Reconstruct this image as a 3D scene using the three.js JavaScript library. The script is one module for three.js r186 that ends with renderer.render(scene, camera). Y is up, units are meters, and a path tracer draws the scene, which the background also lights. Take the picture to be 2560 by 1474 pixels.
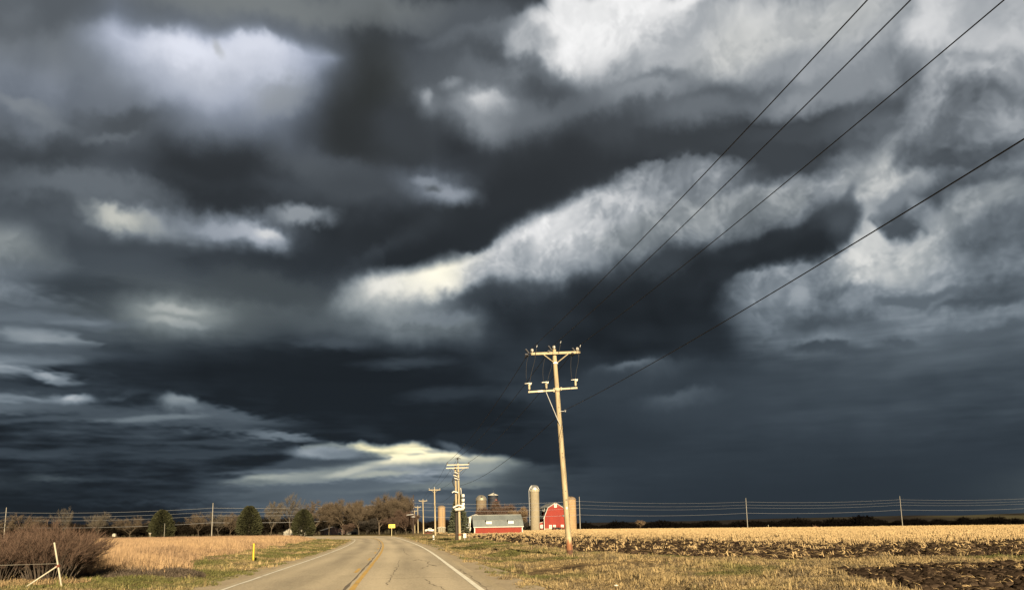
import * as THREE from 'three';
import { mergeGeometries } from 'three/addons/utils/BufferGeometryUtils.js';

// ---------- camera, sun, exposure ----------
const scene = new THREE.Scene();
const camera = new THREE.PerspectiveCamera(50.19, 2560 / 1920, 0.1, 30000);
camera.setViewOffset(2560, 1920, 0, 0, 2560, 1474);          // the lower part of the frame is cropped away
camera.position.set(0, 1.55, 0);
camera.rotation.set(9.88 * Math.PI / 180, -7.8 * Math.PI / 180, -1.0 * Math.PI / 180, 'YXZ');
const EXPOSURE = 2.4;
const renderer = new THREE.WebGLRenderer({ antialias: true });
renderer.toneMapping = THREE.LinearToneMapping;
renderer.toneMappingExposure = EXPOSURE;
renderer.shadowMap.enabled = true;
const SUN = new THREE.Vector3(Math.sin(174 * Math.PI / 180), Math.tan(19 * Math.PI / 180), -Math.cos(174 * Math.PI / 180)).normalize();
const sun = new THREE.DirectionalLight(new THREE.Color().setRGB(1, 0.82, 0.55), 5);
sun.name = 'sun';
sun.position.copy(SUN).multiplyScalar(600).add(new THREE.Vector3(20, 0, -150));
sun.target.position.set(20, 0, -150);
sun.castShadow = true;
sun.shadow.mapSize.set(4096, 4096);
Object.assign(sun.shadow.camera, { left: -250, right: 250, top: 200, bottom: -200, near: 1, far: 1500 });
scene.add(sun, sun.target);

// ---- the storm sky: computed clouds in degrees of azimuth (0 = along the road, + = right) and elevation ----
const SKY_W = 4096, SKY_H = 2048, RAD = Math.PI / 180;
const hash2 = (x, y, s) => { let h = Math.imul(x, 374761393) ^ Math.imul(y, 668265263) ^ Math.imul(s, 974634777); h = Math.imul(h ^ (h >>> 13), 1274126177); h = Math.imul(h ^ (h >>> 15), 2246822519); return h ^ (h >>> 16); };
const GX = [], GY = [];
for (let i = 0; i < 64; i++) { GX.push(Math.cos(i * Math.PI / 32)); GY.push(Math.sin(i * Math.PI / 32)); }
function gnoise(x, y, s, wrap) {                       // gradient noise, about -0.7..0.7
  const ix = Math.floor(x), iy = Math.floor(y), fx = x - ix, fy = y - iy;
  const x0 = wrap ? ((ix % wrap) + wrap) % wrap : ix, x1 = wrap ? (x0 + 1) % wrap : ix + 1;
  const u = fx * fx * fx * (fx * (fx * 6 - 15) + 10), v = fy * fy * fy * (fy * (fy * 6 - 15) + 10);
  const a = hash2(x0, iy, s) & 63, b = hash2(x1, iy, s) & 63, c = hash2(x0, iy + 1, s) & 63, d = hash2(x1, iy + 1, s) & 63;
  const na = GX[a] * fx + GY[a] * fy, nb = GX[b] * (fx - 1) + GY[b] * fy, nc = GX[c] * fx + GY[c] * (fy - 1), nd = GX[d] * (fx - 1) + GY[d] * (fy - 1);
  const p = na + u * (nb - na), q = nc + u * (nd - nc);
  return p + v * (q - p);
}
const clouds = [];
// a cloud or a break: centre, half width and half height in degrees, turn, tone 0..255; s: softness of the rim (s2: of its lower rim), o: opacity, w: raggedness in degrees, k: 1 = flat layered, t: warm tint
function puff(az, el, rw, rh, turn, tone, { s = 1, s2 = s, o = 1, w = 0.8, k = 0, t = 0, n = 0, f = Math.min(rw, rh) < 1.3 ? 0.4 : 0.2 } = {}) {
  const reach = 1 + Math.max(s, s2) * 0.5, c = Math.cos(turn * RAD), d = Math.sin(turn * RAD), ex = (Math.hypot(rw * c, rh * d)) * reach + w * 1.2, ey = Math.hypot(rw * d, rh * c) * reach + w * 1.2;
  clouds.push({ az, el, rw, rh, c, d, tone, s, s2, o, w, k, t, n, f, ck: Math.cos(el * RAD), ex, ey });
}
function bank(pts, tone, { s = 1, s2 = s, o = 1, w = 0.8, k = 0, t = 0, n = 0, f = 0.2 } = {}) {
  const as = pts.map((p) => p[0]), es = pts.map((p) => p[1]), a0 = Math.min(...as), a1 = Math.max(...as), e0 = Math.min(...es), e1 = Math.max(...es), el = (e0 + e1) / 2, az = (a0 + a1) / 2, ck = Math.cos(el * RAD), m = Math.max(s, s2) + w * 1.2;
  clouds.push({ az, el, pts: pts.map(([a, e]) => [(a - az) * ck, e - el]), tone, s, s2, o, w, k, t, n, f, ck, ex: (a1 - a0) / 2 * ck + m, ey: (e1 - e0) / 2 + m, hh: (e1 - e0) / 2 });
}
const sm = (t) => (t <= 0 ? 0 : t >= 1 ? 1 : t * t * (3 - 2 * t));
function inside(pts, x, y) {                           // signed distance, + inside
  let best = 1e9, odd = false;
  for (let i = 0, j = pts.length - 1; i < pts.length; j = i++) {
    const [ax, ay] = pts[j], [bx, by] = pts[i], dx = bx - ax, dy = by - ay;
    let h = ((x - ax) * dx + (y - ay) * dy) / (dx * dx + dy * dy + 1e-12); h = h < 0 ? 0 : h > 1 ? 1 : h;
    const qx = x - ax - h * dx, qy = y - ay - h * dy, q = qx * qx + qy * qy;
    if (q < best) best = q;
    if ((ay > y) !== (by > y) && x < ax + (y - ay) / (by - ay) * dx) odd = !odd;
  }
  return odd ? Math.sqrt(best) : -Math.sqrt(best);
}
const swell = (x, y) => { let r = 0, a = 0.5; for (const [c, e, q] of [[110, 2.9, 41], [230, 1.4, 42], [470, 0.68, 43], [980, 0.33, 44]]) { r += a * gnoise(x * c, y / e, q, c); a *= 0.5; } return r; };
function skyRow(el, cols, out, rough) {                // cols: azimuths; out: rgb linear, 3 per column
  const n = cols.length, F = [];
  for (let i = 0; i < 8; i++) F.push(new Float32Array(n));
  const V = new Float32Array(n), T = new Float32Array(n), N = new Float32Array(n), fadeTop = 1 - sm((el - 55) / 30), tanE = 1 / Math.tan((Math.max(el, -1) + 7) * RAD);
  for (let i = 0; i < n; i++) {
    const az = cols[i], a = az / 360;
    const X = Math.sin(az * RAD) * tanE, Z = Math.cos(az * RAD) * tanE;
    // rounded billows: three octaves of displacement, and flat layers seen in perspective: two
    F[0][i] = (gnoise(a * 90, el / 4, 1, 90) + 0.5 * gnoise(a * 200, el / 1.8, 2, 200)) * fadeTop;
    F[1][i] = (gnoise(a * 90, el / 4, 3, 90) + 0.5 * gnoise(a * 200, el / 1.8, 4, 200)) * fadeTop;
    F[2][i] = (gnoise(a * 420, el / 0.85, 5, 420) + 0.45 * gnoise(a * 900, el / 0.4, 6, 900) + 0.2 * gnoise(a * 1800, el / 0.2, 9, 1800)) * fadeTop;
    F[3][i] = (gnoise(a * 420, el / 0.85, 7, 420) + 0.45 * gnoise(a * 900, el / 0.4, 8, 900) + 0.2 * gnoise(a * 1800, el / 0.2, 10, 1800)) * fadeTop;
    F[4][i] = gnoise(X * 3, Z * 3, 11, 0) + 0.5 * gnoise(X * 7, Z * 7, 12, 0);
    F[5][i] = gnoise(X * 3 + 40, Z * 3, 13, 0) + 0.5 * gnoise(X * 7, Z * 7 + 40, 14, 0);
    F[6][i] = gnoise(X * 16, Z * 16, 15, 0) + 0.5 * gnoise(X * 34, Z * 34, 16, 0);
    const away = sm((Math.abs(((az - 172 + 540) % 360) - 180) - 10) / 38);   // 0 near the sun's side, 1 in the storm
    V[i] = (33 + 10 * F[4][i]) * away + (150 + 60 * F[4][i]) * (1 - away) + 22 * sm((el - 20) / 40);
    V[i] += (36 - V[i]) * 0.7 * (1 - sm(el / 16)) * away;
    N[i] = 0.5;
  }
  for (const c of clouds) {
    const y0 = el - c.el;
    if (Math.abs(y0) > c.ey) continue;
    for (let i = 0; i < n; i++) {
      let x = cols[i] - c.az; x = (((x + 540) % 360 + 360) % 360 - 180) * c.ck;
      if (Math.abs(x) > c.ex) continue;
      let y = y0;
      if (c.k) { x += c.w * 2.2 * (F[4][i] + 0.5 * F[6][i]); y += c.w * 0.55 * (F[5][i] + 0.6 * F[6][i]); }
      else { x += c.w * (F[0][i] + c.f * F[2][i]); y += c.w * (F[1][i] + c.f * F[3][i]); }
      let al;
      if (c.pts) { const low = sm(0.5 - y / (2 * c.hh)); al = sm(inside(c.pts, x, y) / (c.s + (c.s2 - c.s) * low) + 0.5); }
      else {
        const u = (x * c.c + y * c.d) / c.rw, v = (-x * c.d + y * c.c) / c.rh, r = Math.sqrt(u * u + v * v);
        al = sm((1 - r) / (c.s + (c.s2 - c.s) * sm(0.5 - v * 0.7)) + 0.5);
      }
      al *= c.o;
      if (al <= 0) continue;
      V[i] += (c.tone - V[i]) * al; T[i] += (c.t - T[i]) * al; N[i] += (c.n - N[i]) * al;
    }
  }
  for (let i = 0; i < n; i++) {
    const str = gnoise(cols[i] * 0.16 + F[0][i] * 0.5, el * 1.55 + F[1][i] * 0.35, 31, 0) + 0.6 * gnoise(cols[i] * 0.34, el * 3.6 + F[1][i] * 0.5 + cols[i] * 0.05, 32, 0) + 0.4 * gnoise(cols[i] * 0.8, el * 7 + F[3][i] * 0.3, 33, 0), flat = 0.3 * F[6][i] + 0.3 * F[4][i] + 1.5 * str, low = 1 - sm((el - 4) / 12), x = cols[i] / 360 + F[0][i] * 0.0022, y = el + F[1][i] * 0.8;
    let v = V[i], h = N[i];
    if (v > 20) {                                       // billows: each swelling bright on its crown, shaded in the creases
      // height of the cloud's face, and the light that falls on it from above: bright crowns, shaded undersides
      const X2 = x + F[2][i] * 0.00025, Y2 = y + F[3][i] * 0.09, soft = (gnoise(x * 110, y / 2.9, 21, 110) + 0.5 * gnoise(X2 * 240, Y2 / 1.35, 22, 240)) * fadeTop;
      const fb = h > 0.2 ? gnoise(X2 * 130, Y2 / 2.4, 51, 130) + 0.5 * gnoise(X2 * 310, Y2 / 1.05, 52, 310) + 0.3 * gnoise(X2 * 700, Y2 / 0.46, 53, 700) + 0.17 * gnoise(X2 * 1500, Y2 / 0.21, 54, 1500) : 0;
      const bil = 0.35 * soft + (sm((fb + 0.24) / 0.48) - 0.5) * 0.36 * fadeTop * sm((h - 0.2) / 0.4) + (h > 0.25 ? (swell(X2, Y2) - swell(X2 - 0.0009, Y2 + 0.16)) * 1.3 * fadeTop * sm((h - 0.2) / 0.5) : 0);
      v *= 1 + h * (0.42 * bil * (1 - low) + 0.4 * flat * low + 0.05 * F[4][i]) + Math.min(1, h * 3) * (0.07 * F[4][i] + (1 - sm((v - 60) / 90)) * (0.16 * F[4][i] + 0.14 * soft));
    }
    v = v < 8 ? 8 : v > 255 ? 255 : v;
    // dark cloud is blue-grey, bright cloud near white; low storm is bluer
    const d2 = 1 - sm((v - 26) / 70), dk = 1 - sm((v - 60) / 190), lowB = 1 - sm((el - 6) / 22), t = T[i];
    const r = v * (1 - 0.07 * dk - (0.04 * dk + 0.05 * d2) * lowB + 0.07 * t), g = v * (1 + 0.015 * lowB * dk + 0.03 * t), b = v * (1 + 0.07 * dk + (0.05 * dk + 0.06 * d2) * lowB - (t > 0 ? 0.15 : 0.1) * t);
    for (let q = 0; q < 3; q++) { const s = Math.min(1.06, [r, g, b][q] / 255); out[i * 3 + q] = s <= 0.04045 ? s / 12.92 : Math.pow((s + 0.055) / 1.055, 2.4); }
  }
}
// the deck goes on past the edges of the view
puff(54.0, 20.3, 14.46, 10.62, -21, 110, { s: 1.1, n: 0.8, w: 1.5 });
puff(15.9, 47.7, 48.00, 10.69, -7, 124, { s: 1.1, n: 0.6, w: 1.5 });
puff(-35.4, 23.7, 11.05, 10.95, 19, 90, { s: 1.2, n: 0.6, w: 1.5 });
puff(-33.7, 8.3, 6.70, 4.64, 6, 62, { s: 1.3, n: 0.7, w: 1.2, k: 1 });
puff(47.8, 4.4, 9.17, 5.13, -5, 58, { s: 1.2, n: 0.2, w: 1 });
// upper left: grey storm base lit through a break
puff(-20.6, 28.7, 19.22, 9.32, 7, 108, { s: 1.2, n: 0.3 });
puff(-23.9, 30.8, 6.64, 1.26, 16, 94, { s: 1.4 });
puff(-26.0, 30.2, 1.16, 0.83, 18, 112, { s: 1.5, o: 0.7 });
puff(-9.1, 33.8, 7.86, 1.03, 4, 124, { s: 1.6, t: 0.2 });
puff(-0.3, 34.1, 4.51, 0.92, -1, 114, { s: 1.6, t: 0.2 });
puff(5.2, 33.6, 3.83, 1.40, 10, 92, { s: 1.5 });
puff(-24.5, 25.8, 5.24, 1.98, -2, 124, { s: 1.5, t: -0.3, n: 0.4 });
bank([[-5.0, 31.0], [-2.3, 32.0], [0.9, 31.6], [0.4, 29.4], [1.0, 26.4], [4.2, 25.2], [10.2, 25.9], [16.5, 26.6], [21.9, 25.3], [17.5, 24.2], [11.6, 22.4], [8.0, 20.6], [4.2, 18.8], [-1.3, 17.6], [-8.5, 17.0], [-14.9, 15.5], [-17.7, 14.9], [-18.5, 16.1], [-13.7, 17.9], [-3.0, 19.7], [-1.6, 21.3], [-3.6, 22.8], [-8.6, 22.0], [-12.4, 21.6], [-16.0, 22.4], [-20.1, 22.5], [-25.6, 21.5], [-27.0, 22.1], [-23.6, 22.7], [-20.2, 23.7], [-18.6, 24.9], [-16.2, 25.7], [-12.6, 25.9], [-8.8, 26.9], [-6.9, 28.4]], 76, { s: 4.6, w: 0.9, t: -0.2, n: 0.3 });
puff(-13.0, 23.8, 5.06, 1.48, 2, 52, { s: 1.5, w: 0.9 });
puff(-12.4, 21.8, 3.66, 0.91, -3, 52, { s: 1.5, w: 0.8 });
puff(-2.3, 29.0, 2.31, 3.69, -4, 54, { s: 1.4, w: 1, t: 0.3 });
puff(-2.3, 26.5, 3.13, 1.52, -4, 52, { s: 1.5, w: 0.8, t: 0.2 });
puff(-18.4, 25.6, 2.45, 0.70, 21, 76, { s: 1.6 });
bank([[-20.9, 29.7], [-20.6, 30.7], [-20.0, 31.9], [-18.6, 31.3], [-17.1, 31.1], [-15.2, 31.7], [-12.9, 31.7], [-10.7, 31.9], [-8.4, 31.9], [-6.1, 31.5], [-4.7, 31.0], [-6.1, 29.9], [-7.2, 28.9], [-7.9, 27.7], [-9.1, 27.1], [-11.3, 26.8], [-13.7, 26.8], [-16.0, 27.1], [-17.3, 27.7], [-18.9, 28.6], [-20.2, 29.2]], 136, { s: 3.4, s2: 6.5, w: 0.5, t: -0.6, f: 0.1 });
bank([[-20.5, 30.3], [-19.9, 31.0], [-18.8, 30.7], [-17.5, 30.7], [-16.3, 31.1], [-15.2, 31.5], [-13.9, 31.4], [-12.9, 31.5], [-11.8, 31.8], [-10.4, 31.9], [-9.0, 31.6], [-6.7, 31.4], [-5.3, 31.1], [-7.3, 30.5], [-8.4, 29.9], [-9.2, 28.8], [-10.5, 27.7], [-12.7, 27.6], [-14.5, 27.9], [-16.4, 28.3], [-17.7, 29.0], [-19.2, 29.6]], 182, { s: 1.6, s2: 7, w: 0.4, t: -0.6 });
bank([[-19.8, 30.4], [-18.4, 30.4], [-17.0, 30.7], [-15.3, 31.3], [-13.4, 31.2], [-11.8, 31.7], [-10.1, 31.7], [-7.9, 31.3], [-9.2, 30.5], [-11.1, 29.8], [-13.8, 29.3], [-15.9, 29.3], [-17.5, 29.6]], 218, { s: 1.3, s2: 5, w: 0.5, t: -0.5, f: 0.3 });
puff(-13.8, 29.0, 3.51, 1.30, 6, 190, { s: 1.8, t: -0.4 });
puff(-13.3, 30.0, 3.97, 0.92, 4, 212, { s: 1.6, t: -0.4 });
puff(-15.2, 30.4, 2.05, 0.68, 5, 230, { s: 1.6, t: -0.4 });
puff(-10.7, 31.1, 1.43, 0.55, -1, 222, { s: 1.6, t: -0.4 });
puff(-13.2, 30.8, 0.23, 0.55, 24, 176, { s: 1.6, o: 0.6, w: 0.4 });
puff(-8.9, 28.3, 1.73, 0.97, 27, 150, { s: 1.6, o: 0.7 });
puff(-24.7, 25.2, 1.81, 0.40, -4, 136, { s: 1.3, o: 0.7 });
puff(-23.7, 24.6, 1.84, 0.45, -9, 138, { s: 1.4, o: 0.6 });
puff(-19.9, 24.3, 1.20, 0.28, 33, 120, { s: 1.4, o: 0.7 });
puff(-20.3, 24.4, 3.04, 1.40, 11, 96, { s: 1.8, o: 0.4 });
puff(-24.4, 22.2, 4.06, 1.02, 12, 76, { s: 1.4, n: 0.3 });
puff(-23.3, 21.5, 3.32, 0.69, 7, 86, { s: 1.4 });
// left: bands under the storm base
puff(-17.8, 4.6, 14.08, 2.75, -1, 48, { s: 1, k: 1, w: 0.8, n: 0.7 });
puff(-21.5, 9.1, 9.01, 3.18, -0, 78, { s: 1.5, k: 1, w: 0.8, n: 0.75, o: 0.6 });
puff(-20.5, 21.0, 4.14, 0.81, 4, 108, { s: 1.4, w: 1 });
puff(-23.0, 18.7, 4.81, 1.18, 10, 80, { s: 1.5 });
puff(-5.6, 24.0, 2.58, 1.02, -13, 96, { s: 1.7 });
puff(-3.1, 22.9, 3.95, 1.57, -7, 76, { s: 1.7 });
puff(-15.8, 19.2, 4.47, 1.15, 2, 112, { s: 1.6, w: 1 });
puff(-17.3, 19.5, 1.84, 0.84, -4, 140, { s: 1.5, w: 0.9 });
puff(-18.6, 19.7, 1.94, 0.59, -6, 168, { s: 1.5, w: 0.9, t: 0.3 });
puff(-18.9, 19.8, 0.99, 0.37, -7, 192, { s: 1.6, w: 0.7, t: 0.3 });
puff(-11.8, 19.7, 3.21, 1.08, -2, 138, { s: 1.6, w: 0.9, t: -0.2 });
puff(-12.3, 19.6, 1.72, 0.46, -2, 160, { s: 1.6, w: 0.8, t: -0.2 });
puff(-9.8, 19.5, 1.52, 0.62, -11, 182, { s: 1.5, w: 0.7, t: -0.2 });
puff(-9.4, 19.7, 0.71, 0.31, -5, 210, { s: 1.3, w: 0.5 });
puff(-7.1, 20.9, 1.68, 0.52, 4, 148, { s: 1.5 });
puff(-0.1, 14.3, 19.16, 3.03, 5, 62, { s: 1.1, k: 1 });
puff(-14.4, 16.8, 11.30, 1.59, 2, 54, { s: 1.1, w: 1, k: 1 });
puff(-0.2, 20.1, 5.95, 1.61, 12, 48, { s: 1.4 });
puff(-8.4, 15.1, 10.83, 1.87, -1, 86, { s: 1.6, o: 0.75, t: 0.2 });
puff(-19.8, 16.9, 5.77, 1.47, -0, 86, { s: 1.6, o: 0.7 });
puff(-25.2, 16.4, 2.60, 2.10, -16, 126, { s: 1.3, w: 1, t: 0.2, n: 0.6 });
puff(-23.8, 14.7, 3.09, 1.43, -2, 112, { s: 1.3, w: 0.8, k: 1, n: 0.6 });
puff(-18.5, 14.9, 4.08, 0.75, -2, 52, { s: 1.4, k: 1 });
puff(-14.0, 13.7, 6.06, 2.07, 0, 100, { s: 1.4, w: 0.8, t: 0.3, k: 1 });
puff(-14.8, 14.0, 2.76, 1.16, -1, 146, { s: 1.2, w: 0.5, t: 0.3 });
puff(-15.1, 14.4, 1.48, 0.28, 1, 172, { s: 1.4, w: 0.5, t: 0.25 });
puff(-14.7, 13.6, 1.44, 0.26, -1, 174, { s: 1.4, w: 0.5, t: 0.25 });
puff(-8.4, 15.8, 4.12, 0.93, -5, 76, { s: 1.5, t: 0.2 });
puff(-22.4, 13.0, 4.02, 0.39, 2, 112, { s: 1.3, k: 1, w: 0.6 });
puff(-20.8, 13.0, 1.31, 0.17, 8, 132, { s: 1.4, k: 1, w: 0.4 });
bank([[-26.1, 12.2], [-24.7, 12.3], [-23.0, 12.3], [-21.2, 12.2], [-19.8, 11.7], [-21.2, 11.3], [-22.9, 11.4], [-24.4, 11.8], [-26.1, 11.7]], 178, { s: 0.8, s2: 1.6, w: 0.6, k: 1, t: 0.1 });
bank([[-24.5, 12.2], [-23.1, 12.1], [-21.9, 11.9], [-22.7, 11.5], [-24.0, 11.8]], 204, { s: 0.9, w: 0.4, t: 0.1 });
puff(-22.5, 11.0, 5.49, 0.39, 1, 88, { s: 1.4, k: 1, w: 0.5 });
puff(-23.5, 10.5, 2.69, 0.29, 2, 114, { s: 1.3, k: 1, w: 0.4 });
bank([[-25.9, 10.1], [-24.3, 10.2], [-22.8, 10.0], [-22.7, 9.7], [-24.3, 9.6], [-25.9, 9.6]], 160, { s: 0.9, w: 0.5, k: 1 });
puff(-23.0, 12.4, 4.18, 1.20, 2, 104, { s: 1.6, k: 1, w: 0.8, o: 0.6 });
puff(-22.1, 9.5, 1.48, 0.34, -2, 126, { s: 1.2, k: 1, w: 0.5 });
puff(-22.2, 9.4, 0.59, 0.19, -2, 160, { s: 1.3, w: 0.4 });
puff(-23.8, 8.6, 4.51, 0.33, 2, 66, { s: 1.4, k: 1, w: 0.5 });
puff(-24.1, 7.8, 3.86, 0.52, 2, 112, { s: 1.3, k: 1, w: 0.6 });
puff(-23.7, 8.0, 2.25, 0.19, 2, 140, { s: 1.3, k: 1, w: 0.5 });
puff(-20.5, 8.2, 0.92, 0.30, 9, 162, { s: 1.3, w: 0.4 });
puff(-20.6, 8.3, 0.44, 0.17, 9, 190, { s: 1.4, w: 0.4 });
puff(-23.2, 6.8, 5.37, 0.14, 6, 80, { s: 1.4, k: 1, w: 0.3 });
puff(-17.9, 8.8, 1.14, 0.23, 15, 88, { s: 1.4, w: 0.5 });
// centre: the black heart of the storm
bank([[-19.5, 10.0], [-14.0, 12.2], [-5.6, 12.8], [5.0, 12.4], [11.2, 11.5], [11.1, 6.2], [4.9, 6.0], [-0.1, 6.2], [-5.5, 7.1], [-9.7, 8.4], [-13.8, 8.9], [-17.4, 8.7]], 38, { s: 4.5, w: 1, k: 1, n: 0.35 });
puff(-2.9, 9.9, 8.92, 1.92, -3, 35, { s: 1.5, k: 1 });
puff(-4.6, 12.7, 2.14, 0.44, -2, 72, { s: 1.5, k: 1, w: 0.5 });
puff(0.2, 11.4, 3.02, 0.33, 3, 64, { s: 1.5, k: 1, w: 0.5 });
puff(-14.9, 7.4, 6.68, 0.57, -2, 84, { s: 1.4, k: 1, w: 0.6 });
puff(-14.4, 8.2, 1.49, 0.52, -10, 118, { s: 1.2, w: 0.5, t: 0.1 });
puff(-14.5, 8.3, 0.87, 0.34, -10, 142, { s: 1.3, w: 0.4, t: 0.1 });
puff(-15.7, 7.3, 3.07, 0.21, 5, 118, { s: 1.3, k: 1, w: 0.4, t: 0.1 });
puff(-11.8, 7.7, 2.74, 0.32, -8, 92, { s: 1.4, k: 1, w: 0.4 });
puff(-22.4, 4.9, 3.55, 0.26, 3, 72, { s: 1.4, k: 1, w: 0.4 });
puff(-19.2, 5.2, 1.33, 0.20, 8, 62, { s: 1.4, k: 1, w: 0.3 });
puff(-12.7, 5.8, 5.40, 0.16, 1, 66, { s: 1.4, k: 1, w: 0.3 });
puff(-9.7, 6.4, 3.56, 0.37, -7, 84, { s: 1.4, k: 1, w: 0.5 });
puff(-8.1, 6.2, 1.81, 0.24, -7, 116, { s: 1.4, k: 1, w: 0.4 });
puff(-13.1, 5.0, 7.31, 0.21, 3, 64, { s: 1.5, k: 1, w: 0.3 });
puff(-22.3, 3.4, 3.13, 0.22, 1, 78, { s: 1.3, k: 1, w: 0.4, t: 0.2 });
puff(-21.9, 3.4, 1.05, 0.12, 1, 98, { s: 1.4, k: 1, w: 0.3, t: 0.3 });
puff(-23.5, 2.4, 2.44, 1.06, 0, 54, { s: 1.6, t: 0.3 });
puff(-18.1, 1.8, 8.08, 1.23, -0, 35, { s: 1.3, k: 1, n: 0.3 });
// centre: break of bright cumulus under the dark diagonal edge
bank([[-2.8, 16.9], [-1.1, 18.2], [1.4, 18.6], [2.8, 19.1], [3.8, 19.3], [5.1, 19.1], [6.0, 19.5], [7.0, 20.3], [8.4, 21.1], [9.8, 22.1], [12.0, 22.7], [13.9, 23.4], [15.7, 23.8], [16.9, 24.5], [18.1, 24.8], [19.3, 24.3], [20.9, 24.8], [22.8, 24.7], [25.6, 23.5], [26.6, 22.4], [28.3, 22.8], [30.0, 23.3], [32.1, 23.5], [33.6, 23.0], [33.5, 19.6], [31.2, 19.0], [28.7, 19.1], [25.5, 18.9], [20.6, 18.1], [16.0, 17.6], [12.0, 16.9], [8.2, 16.6], [5.6, 15.9], [2.1, 15.2], [-1.5, 15.6]], 160, { s: 0.3, s2: 6, w: 0.6, f: 0.5, n: 1 });
puff(2.1, 14.6, 6.35, 1.66, 3, 118, { s: 1.5, w: 0.8, n: 0.6, t: 0.15 });
puff(-0.1, 16.1, 3.00, 1.37, 9, 176, { s: 1.5, n: 0.6, t: 0.2 });
puff(0.4, 16.9, 3.28, 1.09, 13, 206, { s: 1.5, w: 0.6, n: 0.5, t: 0.2 });
puff(-0.4, 17.4, 1.90, 0.92, 21, 222, { s: 1.2, w: 0.6, n: 0.5, t: 0.2 });
puff(3.6, 17.4, 3.58, 1.75, 12, 236, { s: 1.5, w: 0.6, n: 0.4, t: 0.3 });
puff(3.6, 18.0, 2.62, 1.26, 12, 252, { s: 1.3, w: 0.6, n: 0.3, t: 0.45 });
puff(5.9, 18.2, 1.66, 1.09, 30, 226, { s: 1.4, w: 0.6, n: 0.6, t: 0.2 });
puff(6.8, 17.4, 1.66, 0.99, 19, 160, { s: 1.4, w: 0.7, n: 0.8 });
puff(8.6, 19.3, 3.58, 1.90, 31, 202, { s: 1.6, w: 0.7, n: 0.7 });
puff(9.5, 20.1, 2.47, 1.62, 33, 224, { s: 1.4, w: 0.7, n: 0.7 });
puff(12.1, 20.8, 2.46, 1.72, 27, 226, { s: 1.5, w: 0.7, n: 0.6 });
puff(8.3, 18.7, 1.38, 1.09, 29, 180, { s: 1.4, w: 0.8, n: 0.8 });
puff(13.5, 19.4, 1.64, 1.62, 27, 200, { s: 1.5, w: 0.8, n: 0.8 });
puff(12.0, 18.2, 1.93, 1.09, 18, 170, { s: 1.5, w: 0.8, n: 0.8 });
puff(16.2, 21.6, 2.42, 1.85, 26, 182, { s: 1.5, w: 0.9, n: 0.9 });
puff(17.8, 19.7, 3.21, 0.96, 11, 150, { s: 1.5, w: 0.9, n: 0.9, t: 0.1 });
puff(18.6, 23.0, 1.85, 1.04, 5, 156, { s: 1.4, w: 0.9, n: 0.9 });
puff(21.5, 23.6, 2.32, 1.02, -2, 142, { s: 1.5, w: 0.9, n: 0.9 });
puff(21.9, 21.2, 3.11, 1.30, 9, 152, { s: 1.5, w: 0.9, n: 0.9, t: 0.1 });
puff(25.1, 20.3, 2.28, 1.55, 13, 128, { s: 1.5, w: 0.9, n: 0.9, t: 0.1 });
puff(27.8, 21.0, 1.47, 1.01, 22, 136, { s: 1.5, w: 0.9, n: 0.9, t: 0.1 });
puff(23.1, 22.3, 1.54, 0.72, -7, 118, { s: 1.5, w: 0.9, o: 0.7, n: 0.9 });
puff(25.8, 22.7, 1.75, 0.66, 4, 88, { s: 1.4, w: 0.8 });
puff(4.7, 15.5, 4.72, 0.72, 2, 98, { s: 1.6, o: 0.7 });
puff(4.4, 14.7, 3.89, 0.39, 3, 142, { s: 1.6, o: 0.7 });
// right of centre: dark tongue and its rain
bank([[5.0, 15.9], [7.3, 16.8], [12.0, 16.6], [16.0, 17.4], [20.6, 18.4], [24.2, 18.8], [28.2, 19.1], [29.8, 20.1], [31.1, 20.0], [31.7, 19.0], [31.0, 17.8], [29.2, 17.1], [26.2, 16.9], [24.4, 16.6], [24.1, 15.1], [24.2, 11.9], [20.7, 10.2], [14.0, 10.0], [7.8, 12.1]], 44, { s: 3.4, w: 0.8, n: 0.3 });
bank([[25.5, 18.7], [28.2, 19.1], [29.8, 19.9], [31.1, 19.9], [31.7, 19.0], [31.0, 17.8], [29.2, 17.1], [26.2, 16.9], [24.4, 16.6], [22.7, 16.6], [22.8, 18.2]], 46, { s: 0.8, w: 0.5, n: 0.3 });
puff(6.5, 16.0, 3.06, 0.83, 13, 64, { s: 1.8, o: 0.8 });
puff(18.1, 14.2, 5.40, 3.55, 8, 40, { s: 1.4, n: 0.3 });
puff(26.8, 17.9, 3.25, 0.78, 3, 46, { s: 1.4, n: 0.3 });
puff(18.9, 17.6, 1.34, 0.59, 11, 72, { s: 1.7, o: 0.6 });
bank([[5.0, 12.1], [15.7, 10.2], [24.0, 11.6], [48.6, 10.3], [47.2, -0.7], [12.3, -0.4], [11.1, 7.0]], 60, { s: 5, w: 0.8, n: 0.06 });
// right: torn cumulus
bank([[31.8, 18.9], [32.3, 19.8], [31.2, 21.2], [32.2, 23.4], [33.5, 23.9], [35.9, 23.8], [49.9, 20.1], [48.5, 9.5], [38.8, 11.1], [35.5, 11.1], [32.0, 10.9], [27.6, 11.1], [24.5, 11.9], [24.1, 15.1], [24.3, 16.5], [26.2, 16.8], [29.2, 17.0], [31.1, 17.8]], 138, { s: 1.6, s2: 5, w: 0.7, n: 1 });
bank([[31.1, 17.8], [32.4, 19.3], [34.0, 17.5], [33.8, 15.0], [27.9, 15.3], [25.3, 16.1], [26.2, 16.8], [29.2, 16.9]], 172, { s: 0.6, s2: 5, w: 0.5, n: 0.8 });
puff(28.3, 14.2, 3.69, 2.09, 4, 108, { s: 1.4, w: 0.9, n: 0.9 });
puff(26.3, 15.6, 2.14, 1.05, 2, 150, { s: 1.4, w: 0.8, n: 1 });
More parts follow.
